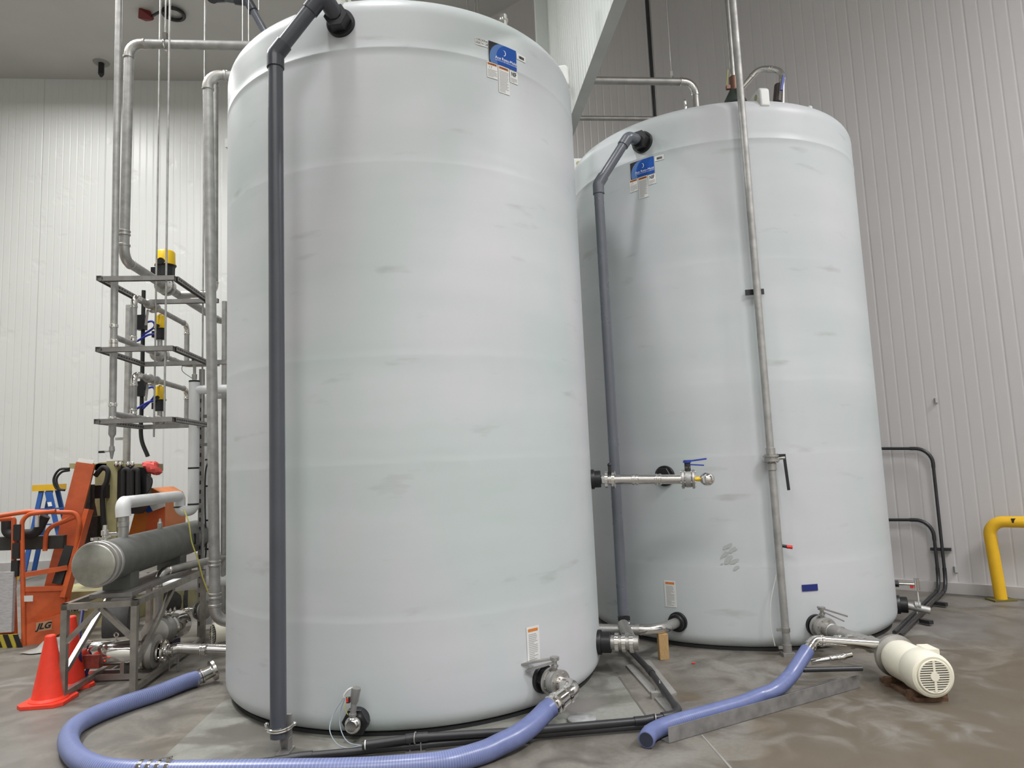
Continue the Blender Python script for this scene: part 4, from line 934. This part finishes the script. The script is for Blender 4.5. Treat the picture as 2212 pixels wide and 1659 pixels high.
# skid frame
K0 = V((-3.265, 5.13, 0)); K1 = K0+AC*.475; KL = 1.45; tz = sk_z-.02; ts = .042
K2 = K1+AX*KL; K3 = K0+AX*KL
sk = root('steel_skid', 'square tube steel skid frame with diagonal braces under the heat exchanger', 'frame')
for nm, a in (('leg', K0), ('leg', K1), ('leg', K2), ('leg', K3)): ob(nm, M().box(a+UZ*(tz/2), (ts, ts, tz), AC, AX), framest, sk)
for a, b in ((K0, K1), (K1, K2), (K2, K3), (K3, K0)):
    d = (b-a).normalized(); ob('top_rail', M().bar(a-d*ts/2+UZ*(tz+.0), b+d*ts/2+UZ*(tz+.0), ts, ts), framest, sk)
for a, b in ((K1, K2), (K0, K3)): ob('bottom_rail', M().bar(a+UZ*.045, b+UZ*.045, ts*.9, ts*.9), framest, sk)
md = (K0+K1)/2+UZ*(tz-.02)
for a in (K0, K1): ob('diagonal_brace', M().bar(md+(a-md)*.08*0, V((a.x, a.y, tz*.60)), .032, .036, AX), framest, sk)
for a, d in ((K0, K3), (K1, K2)): ob('diagonal_brace', M().bar(a+AX*.72+UZ*(tz-.02), a+AX*.03+UZ*.2, .032, .036), framest, sk)
ob('deck_plate', M().box((K0+K1)/2+AX*.78+UZ*(tz+.035), (.30, 1.25, .03), AC, AX), chan, sk)
for a in (K0, K1): ob('levelling_foot', M().cyl(a+UZ*.0, a+UZ*.02, .03, 12), rust, sk)
# pump 1 (polished motor lying across)
Yq = 5.62
def PX(x, y, Y=Yq): return fy(x, y, Y)
mc0 = PX(181, 1412); mc1 = PX(312, 1408, Yq+.04); md_ = (mc1-mc0).normalized(); ml = (mc1-mc0).length
p1 = root('polished_pump', 'polished stainless pump motor lying under the skid beside the traffic cones', 'pump')
ob('motor_body', M().lathe(mc0, md_, [(0, .06), (.006, .082), (.03, .092), (.065, .094), (.066, .090), (.072, .090), (.073, .095), (ml*.8, .095), (ml*.82, .09), (ml, .09)], 40), chrome, p1)
ob('terminal_box', M().box(mc0+md_*.10+V((0, -.095, -.035)), (.17, .05, .10)), brick, p1, label='reddish terminal box')
ob('lifting_eye', M().torus(mc0+md_*.24+UZ*.135, V((0, 1, 0)), .016, .005, 16).cyl(mc0+md_*.24+UZ*.09, mc0+md_*.24+UZ*.12, .006), shiny, p1)
mb = M(); flange(mb, mc1+md_*.02, md_, .135, .03, bolts=12); ob('adapter_flange', mb, shiny, p1)
ob('volute', M().lathe(mc1+md_*.035, md_, [(0, .12), (.02, .135), (.06, .13), (.075, .07)], 32), steel, p1)
mb = M(); flange(mb, mc1+md_*.12, md_, .085, .018, bolts=6); flange(mb, mc1+md_*.15, md_, .085, .018, bolts=6); ob('suction_flange', mb, chrome, p1)
ob('base_rail', M().box(V(((mc0.x+mc1.x)/2+.05, mc0.y-.05, .03)), (ml+.1, .03, .04)).box(V(((mc0.x+mc1.x)/2+.05, mc0.y+.08, .03)), (ml+.1, .03, .04)).box(mc0+md_*.33-UZ*.1, (.03, .16, .08)), steel, p1)
ob('power_cable', M().tube(spline([mc0+md_*.09+V((0, -.09, -.08)), mc0+md_*.08+V((0, -.1, -.13)), fz(200, 1468, .02), fz(180, 1462, .03), fy(173, 1420, 5.45), fy(172, 1370, 5.55), fy(178, 1320, 5.7)], 10), .013, 10), bluep, p1)
e_ = PX(500, 1404, Yq+.14); s_ = mc1+md_*.15
piperun('pump_inlet_pipe', 'shiny stainless pipe from the polished pump motor into the nearest tank', [s_, PX(385, 1400, Yq+.08), e_], .040, shiny, rings=[(s_+md_*.05, md_), (s_+md_*.30, md_)], ering=False)
# pump 2 receding tilted pump
pc2 = fy(340, 1365, 6.1); pe2 = fy(405, 1340, 6.9); d2 = (pe2-pc2).normalized()
p2 = root('polished_pump', 'polished stainless pump pointing away behind the skid with a flanged outlet', 'pump')
ob('volute', M().lathe(pc2-d2*.08, d2, [(0, .06), (.02, .11), (.1, .115), (.12, .09), (.16, .085), (.2, .12), (.22, .12)], 32), steel, p2)
ob('motor_body', M().lathe(pc2+d2*.16, d2, [(0, .11), (.02, .125), (.3, .13), (.34, .128), (.42, .11), (.47, .06)], 36), chrome, p2)
for k in range(3): ob('lifting_eye', M().torus(pc2+d2*(.2+.12*k)+UZ*.145, AC, .014, .005, 14), shiny, p2)
up_ = pc2+UZ*.1; tt = fy(350, 1235, 6.15)
piperun('pump_riser', 'stainless riser pipe bending back from the pump behind the skid', [up_, V((up_.x, up_.y, tt.z)), V((up_.x, up_.y, tt.z))+AX*.9+AC*.28], .035, steel, .1, shiny)
ob('support_leg', M().box(pc2+d2*.3-UZ*.13, (.12, .2, max(.05, .1)), AC, AX), bluep, p2)
oo = fy(393, 1318, 6.75); o1 = fy(432, 1317, 6.75)
ot = piperun('outlet_branch', 'short shiny outlet pipe with round flange next to the thick steel pipe', [oo-UZ*.08, oo, o1], .018, shiny, .04, shiny)
mb = M(); flange(mb, o1+V((.0, 0, 0)), V((1, -.35, 0)), .09, .02); flange(mb, o1+V((.05, -.018, 0)), V((1, -.35, 0)), .09, .02); ob('flange', mb, steel, ot)
ob('valve_stem', M().cyl(o1+V((.02, 0, .06)), o1+V((.02, 0, .16)), .012).box(o1+V((.02, 0, .17)), (.12, .03, .012)), chan, ot)
# pump 3 with cream fan grille
q = fy(460, 1370, 6.25)
p3 = root('small_motor', 'small cream motor with round wire fan grille under the thick steel pipe', 'motor')
dd3 = V((.75, .66, 0)).normalized()
ob('motor_body', M().lathe(q, dd3, [(0, .088), (.01, .095), (.22, .095), (.24, .08)], 32), creamp, p3)
ob('fan_opening', M().lathe(q-dd3*.003, dd3, [(0, .08), (.006, .08)], 32), ink, p3)
mb = M(); s3_ = V((-dd3.y, dd3.x, 0))
for k in range(-5, 6): zz = k*.014; w = math.sqrt(.08**2-zz*zz); mb.bar(q-dd3*.008-s3_*w+UZ*zz, q-dd3*.008+s3_*w+UZ*zz, .003, .003)
mb.bar(q-dd3*.01-UZ*.08, q-dd3*.01+UZ*.08, .006, .006, dd3); mb.lathe(q-dd3*.012, dd3, [(0, .02), (.004, .02)], 16)
ob('grille', mb, creamp, p3)
ob('mount', M().box(q+dd3*.12-UZ*(q.z/2+.03), (.2, .14, max(.04, q.z-.06)), dd3, s3_), chan, p3)
# drain cross valve under skid
q = fy(385, 1432, 5.75)
ob('drain_cock', M().cyl(q-UZ*.06, q+UZ*.08, .008).box(q+UZ*.0, (.07, .008, .01)).cyl(q+V((-.07, 0, -.06)), q+V((-.07, 0, .05)), .007), chan, None, label='little cross handled drain cock under the skid rail', cat='valve')

# ================================================================ TRAFFIC CONES
def cone(base, lab, h=.46, rot=0., tilt=None):
    t = root('traffic_cone', lab, 'cone', 'red traffic cones')
    prof = [(.012, .125), (.03, .122), (.045, .105), (h*.97, .034), (h*.985, .034), (h, .028), (h*.99, .018)]
    M1 = M().lathe(V((0, 0, 0)), UZ, prof, 32)
    M2 = M(); s = .15; c = .045
    poly = [(-s+c, -s), (s-c, -s), (s, -s+c), (s, s-c), (s-c, s), (-s+c, s), (-s, s-c), (-s, -s+c)]
    M2.prism([V((x, y, 0.002)) for x, y in poly], UZ*.022)
    R = Matrix.Rotation(rot, 3, 'Z')
    if tilt: R = Matrix.Rotation(tilt, 3, 'X')@R
    for mb in (M1, M2): mb.v = [R@v+base for v in mb.v]
    ob('cone_body', M1, conered, t); b = ob('cone_base', M2, conered, t); return t
cone(V((*fz(112, 1518).xy, 0))+V((-.03, .01, 0)), 'red traffic cone in front, left of the skid leg', .46, .1)
cone(V((*fz(150, 1484).xy, 0)), 'red traffic cone half behind the skid leg', .52, .7)
cone(V((*fz(452, 1276).xy, .0)), 'small red traffic cone far back beside the thick steel pipe', .46, .2)
ob('floor_plate', M().box(fz(225, 1462)+UZ*.004, (.36, .13, .006), V((.8, .6, 0)), V((-.6, .8, 0))), conered, None, label='flat red rubber base lying behind the skid leg', cat='mat')

# ================================================================ BOOM LIFT
bl_ = root('boom_lift', 'orange and cream boom lift parked at the left with its basket in front', 'lift')
def pline(P, r, m_, nm, rad=.06, lab=None): return ob(nm, M().tube(fillet(P, rad)[0], r, 12), m_, bl_, label=lab)
YBk = 6.85
B3 = lambda x, y, Y=YBk: fy(x, y, Y)
# basket tubes
pline([B3(-140, 1135, 6.4), B3(60, 1105, 6.9), B3(165, 1107, 7.1), B3(172, 1130, 7.1), B3(146, 1300, 7.1)], .022, orange, 'top_rail', .12)
pline([B3(-60, 1125), B3(30, 1120), B3(30, 1270)], .022, orange, 'basket_post', .02)
pline([B3(120, 1104, 6.9), B3(47, 1112), B3(52, 1398, YBk)], .021, orange, 'basket_post', .10)
pline([B3(163, 1116, 7.1), B3(100, 1142, 7.05), B3(97, 1190, 7.05)], .022, orange, 'side_guard', .12)
for y0, y1 in ((1243, 1226), (1273, 1270)): ob('mid_rail', M().bar(B3(48, y0), B3(146, y1, 7.05), .03, .045), orange, bl_)
ob('mid_rail', M().bar(B3(-60, 1262), B3(30, 1257), .03, .045), orange, bl_)
for k, y_ in enumerate((1150, 1190, 1228)): ob('rubber_pad', M().box(B3(38-k*2.5, y_, YBk-.02), (.065, .03, .15)), rubber, bl_)
def panel(nm, px, m_, th=.03, lab=None, par=None): return ob(nm, M().prism([B3(*p) for p in px], V((0, th, 0))), m_, par or bl_, label=lab)
sp_ = panel('side_panel', [(50, 1276, YBk), (142, 1272, 7.05), (138, 1325, 7.05), (50, 1352, YBk)], orange)
tp_ = panel('toe_panel', [(48, 1352, YBk), (138, 1323, 7.0), (130, 1368, 7.0), (95, 1392, 6.9), (48, 1402, YBk)], orange)
pu = (B3(130, 1340, 6.95)-B3(60, 1352, 6.82)).normalized()
lp_ = B3(96, 1352, 6.86)
ob('logo_plate', M().box(lp_+V((0, -.006, 0)), (.125, .004, .085), pu, V((0, 1, 0)), UZ), mat('logo_cream', (.48, .28, .16), .5), tp_)
ob('lettering', text_mesh('JLG', .075, lambda u, v: lp_+V((0, -.012, 0))+pu*u+UZ*v, bold=.003, shear=.3), ink, tp_)
ob('decal', M().box(B3(60, 1293, 6.84), (.1, .004, .055)), paper, sp_, label='small white decal')
ob('front_panel', M().prism([B3(-130, 1270), B3(30, 1262), B3(34, 1372), B3(-130, 1390)], V((0, .03, 0))), orange, bl_)
mn = ob('manual_box', M().box(B3(12, 1300, YBk-.03), (.16, .04, .56)), mat('manual_white', (.50, .49, .50), .5, 0, .25, 22, stretch=(1, 1, 8)), bl_, label='white instruction placard')
hz_ = ob('hazard_strip', M().box(B3(12, 1385, YBk-.05), (.22, .03, .12)), mat('hazard_yellow', (.50, .40, .05), .5), bl_, label='yellow and black hazard strip')
mb = M()
for k in range(-1, 2): c = B3(12+k*22, 1385, YBk-.068); mb.prism([c+V((-.03, 0, .06)), c+V((.02, 0, .06)), c+V((.07, 0, -.06)), c+V((.02, 0, -.06))], V((0, -.002, 0)))
ob('hazard_stripes', mb, black, hz_)
ob('basket_floor', M().prism([B3(-130, 1395), B3(52, 1402), B3(135, 1372, 7.0), B3(100, 1385, 7.5), B3(-130, 1385, 7.6)], UZ*-.03), mat('dark_orange', (.22, .05, .02), .6), bl_)
ob('arm_beam', M().bar(B3(-130, 1178, 6.95), B3(140, 1170, 7.15), .08, .13), mat('dark_beam', (.05, .05, .045), .5, .2, .2, 10), bl_)
cs_ = ob('control_console', M().tube(fillet([B3(14, 1118, 7.0), B3(14, 1155, 7.0), B3(78, 1152, 7.0), B3(98, 1115, 7.0)], .06)[0], .045, 12), rubber, bl_, label='black control console')
ob('switch_plate', M().box(B3(80, 1125, 6.93), (.03, .02, .12)), paper, cs_)
# boom
bt = B3(172, 1000, 7.45); bb_ = B3(98, 1290, 7.25)
bd = (bb_-bt).normalized(); side = V((.88, .47, 0)); side = (side-bd*side.dot(bd)).normalized(); dep = bd.cross(side).normalized()
ob('boom', M().box((bt+bb_)/2+side*.06, ((bb_-bt).length, .17, .2), bd, side, dep), orange, bl_, label='orange main boom')
ob('boom_end_cap', M().box(bt+side*.06+V((0, 0, .02)), (.05, .14, .16), bd, side, dep), chrome, bl_)
b2t = B3(192, 1100, 7.2); b2b = B3(140, 1290, 7.05)
ob('tower_arm', M().bar(b2t, b2b, .05, .09), orange, bl_); ob('cylinder_arm', M().bar(B3(155, 1180, 7.15), B3(128, 1262, 7.05), .09, .1), rubber, bl_)
# cream mast
Ym = 7.75
C3 = lambda x, y, Y=Ym: fy(x, y, Y)
ob('mast', M().prism([C3(205, 1005), C3(215, 999), C3(240, 998), C3(252, 1000), C3(258, 1165), C3(228, 1200), C3(205, 1085)], V((0, .12, 0))), cream, bl_, label='cream mast plate')
ob('mast_column', M().box(C3(247, 1085, Ym-.05), (.12, .12, .9)), cream, bl_)
ob('mast_head', M().prism([C3(150, 1001), C3(328, 1002), C3(328, 1018), C3(300, 1022), C3(150, 1012)], V((0, .25, 0))), cream, bl_)
ob('cable_carrier', M().prism([C3(250, 1025, Ym-.1), C3(262, 1008, Ym-.1), C3(316, 1010, Ym-.1), C3(317, 1085, Ym-.1), C3(300, 1110, Ym-.1), C3(255, 1110, Ym-.1)], V((0, .1, 0))), black, bl_)
mb = M()
for x0 in (266, 285): mb.tube(fillet([C3(x0, 1090, Ym-.16), C3(x0+1, 1014, Ym-.16), C3(x0+13, 1014, Ym-.16), C3(x0+13, 1090, Ym-.16)], .06)[0], .026, 10)
ob('hose_loop', mb, rubber, bl_)
for k, x in enumerate((251, 260, 277, 286)): ob('hose_fitting', M().ball(C3(x, 1003, Ym-.12), .024, 12, 8, (1, 1, 1.3)), chrome, bl_)
for k in range(2): ob('hose', M().tube(spline([C3(150, 1012+k*4, 7.3), C3(128-0*k+k*5, 1015+k*5, 7.3), C3(116+k*6, 1035, 7.3), C3(122+k*5, 1055, 7.3), C3(140, 1059, 7.3)], 8), .012, 8), rubber, bl_)
ob('hose', M().tube(spline([C3(206, 1028, 7.6), C3(222, 1010, 7.6), C3(233, 1018, 7.6), C3(230, 1040, 7.6), C3(222, 1060, 7.6), C3(222, 1100, 7.6), C3(226, 1165, 7.6)], 8), .026, 10), rubber, bl_)
ob('hose', M().tube(spline([C3(318, 1025, 7.6), C3(328, 1035, 7.6), C3(326, 1052, 7.6), C3(316, 1066, 7.6)], 8), .008, 8), rubber, bl_)
ob('valve_block', M().box(C3(222, 1062, 7.62), (.13, .08, .14)), black, bl_)
ob('hydraulics', M().box(C3(190, 1120, 7.9), (.22, .3, .75)).box(C3(206, 1140, 7.65), (.1, .1, .25)), mat('hydraulic_dark', (.035, .03, .028), .5, .3, .5, 25), bl_)
hd_ = ob('engine_hood', M().prism([C3(277, 1158, 8.0), C3(290, 1110, 8.0), C3(318, 1056, 8.0), C3(328, 1054, 8.0), C3(350, 1066, 8.0), C3(356, 1080, 8.0), C3(356, 1145, 8.0), C3(340, 1160, 8.0)], V((0, .5, 0))), orange2, bl_)
ob('hood_side', M().prism([C3(312, 1155, 7.98), C3(322, 1105, 7.98), C3(356, 1078, 7.98), C3(356, 1142, 7.98), C3(345, 1158, 7.98)], V((0, .01, 0))), orange, hd_)
ob('blue_decal', M().prism([C3(305, 1096, 7.96), C3(322, 1092, 7.96), C3(330, 1104, 7.96), C3(318, 1108, 7.96)], V((0, .01, 0))), lblue, hd_)
ob('white_decal', M().prism([C3(323, 1092, 7.96), C3(356, 1084, 7.96), C3(356, 1094, 7.96), C3(330, 1104, 7.96)], V((0, .01, 0))), paper, hd_)
ob('chassis', M().box(C3(175, 1330, 7.6)+V((0, .3, 0)), (.85, .6, .5)), cream, bl_, label='cream chassis')
ob('chassis', M().box(C3(325, 1310, 8.3)+V((0, .3, 0)), (.7, .5, .4)), cream, bl_)
lq = C3(163, 1314, 7.58)
ob('label_strip', M().box(lq, (.26, .004, .06)), paper, bl_); ob('lettering', text_mesh('Her', .085, lambda u, v: lq+V((u-.02, -.006, v)), bold=.002, shear=.35), ink, bl_)
for q in (C3(262, 1345, 7.3), C3(385, 1292, 8.6)):
    ob('wheel', M().lathe(q+V((-.12, -.05, 0)), V((1, .3, 0)), [(0, .20), (.02, .26), (.06, .28), (.2, .28), (.24, .26), (.26, .2)], 28), mat('tyre_grey', (.05, .05, .048), .7, 0, .3, 12), bl_)
# crumpled red thing on top
rb_ = M(); rnd = random.Random(5); c = C3(330, 1010, 7.7); rb_.ball(c, .085, 14, 9)
rb_.v = [c+(v-c)*(1+.28*math.sin(9*v.x*3+4*v.z*9)+rnd.uniform(-.13, .13)) for v in rb_.v]
ob('red_flag', rb_, redbag, None, label='crumpled red plastic bunched at the top right of the boom lift', cat='flag')
# tarp
tp = M(); c = fz(106, 1408); n = 22; rnd = random.Random(9)
for j in range(n+1):
    for i in range(n+1):
        u = i/n*2-1; v = j/n*2-1; e = max(0, 1-max(abs(u), abs(v))**3)
        z = .012+e*(.10*math.exp(-((u-.3)**2+(v-.2)**2)*3)+.09*abs(math.sin(3.1*u+2.2*v))*math.exp(-(u*u+v*v))+.035*math.sin(6*u-5*v)*e+rnd.uniform(0, .008)); z = max(z, .006)
        tp.v.append(V((c.x+.0+u*.20+.04*v, c.y+.13+v*.20+.02*math.sin(5*u), z*.85)))
for j in range(n):
    for i in range(n): k = j*(n+1)+i; tp.f.append((k, k+1, k+n+2, k+n+1))
ob('tarpaulin', tp, tarpm, None, label='crumpled grey sheet on the floor behind the front traffic cone', cat='sheet', sharp=60)
# ladder
YL = 11.6; ld = root('step_ladder', 'blue step ladder with yellow top standing behind the boom lift', 'ladder')
L3p = lambda x, y, Y=YL: fy(x, y, Y)
zb_ = .0
def leg(x0, x1, Ya_, Yb_):
    a = L3p(x0, 1058, Ya_); b = fy(x1, 1240, Yb_); b.z = 0.0; ob('rail', M().bar(a, b, .07, .03, V((0, 1, 0))), ladb, ld)
leg(90, 48, YL-.1, YL-.4); leg(104, 150, YL-.1, YL-.4); leg(110, 72, YL+.1, YL+.4); leg(124, 165, YL+.1, YL+.4)
ob('top_cap', M().box(L3p(107, 1053), (.37, .3, .10)), yellow, ld, label='yellow top cap')
ob('label_plate', M().prism([L3p(96, 1062, YL-.16), L3p(112, 1062, YL-.16), L3p(120, 1096, YL-.2), L3p(104, 1098, YL-.2)], V((0, .01, 0))), ladb, ld); ob('sticker', M().prism([L3p(103, 1085, YL-.19), L3p(111, 1084, YL-.19), L3p(113, 1093, YL-.21), L3p(105, 1094, YL-.21)], V((0, -.01, 0))), paper, ld)
for k in range(3): a = fy(80-k*6, 1100+k*34, YL-.2-k*.07); ob('step', M().box(a+V((.25, 0, 0)), (.4+.1*k, .08, .02)), ladb, ld)
# yellow bumper on the floor, far left
ob('wheel_stop', M().box(fz(0, 1256)+UZ*.05, (.4, .3, .1)), yellow, None, label='yellow block on the floor behind the lift basket', cat='block')

# ================================================================ CEILING items
q = fz(219, 135, HC)
t = root('pendant_sensor', 'black cylinder hanging from a round plate on the ceiling at top left', 'ceiling fixture')
ob('ceiling_plate', M().lathe(q-UZ*.02, UZ, [(0, .13), (.02, .14)], 28), mat('plate_grey', (.30, .30, .28), .5), t)
ob('sensor_body', M().lathe(q-UZ*.28, UZ, [(0, .02), (.03, .035), (.05, .05), (.26, .05)], 16), black, t)
q = fz(375, 28, HC-.02); r_ = fz(322, 28, HC-.02)
t = root('alarm_device', 'red alarm horn on a black ring bracket under the ceiling at top left', 'alarm')
ob('ring', M().torus(q-UZ*.02, UZ, .16, .03, 28), black, t); ob('arm', M().tube(spline([q+V((-.02, -.16, -.03)), q+V((-.1, -.2, -.1)), q+V((-.25, -.12, -.1)), r_+V((.05, 0, -.06))]), .022, 10), black, t)
ob('nozzle', M().lathe(q+V((-.02, -.18, -.2)), UZ, [(0, .015), (.04, .03), (.12, .05), (.18, .03)], 14), black, t)
ob('horn', M().lathe(r_+V((.06, 0, -.1)), V((-1, .1, .7)), [(0, .03), (.08, .08), (.18, .13), (.2, .12)], 5), mat('alarm_red', (.17, .018, .02), .5), t, label='red horn')

# ================================================================ settle origins
def world_bbox(o, acc):
    if o.type == 'MESH':
        for v in o.data.vertices: acc.append(v.co.copy())
    for c in o.children: world_bbox(c, acc)
    return acc
bpy.context.view_layer.update()
org = {}
for o in ALL:
    vs = world_bbox(o, []) if o.type == 'EMPTY' else [v.co for v in o.data.vertices]
    xs = [v.x for v in vs]; ys = [v.y for v in vs]; zs_ = [v.z for v in vs]
    org[o.name] = V(((min(xs)+max(xs))/2, (min(ys)+max(ys))/2, min(zs_)))
for o in ALL:
    w = org[o.name]
    if o.type == 'MESH': o.data.transform(Matrix.Translation(-w))
    o.location = w-(org[o.parent.name] if o.parent else V((0, 0, 0)))
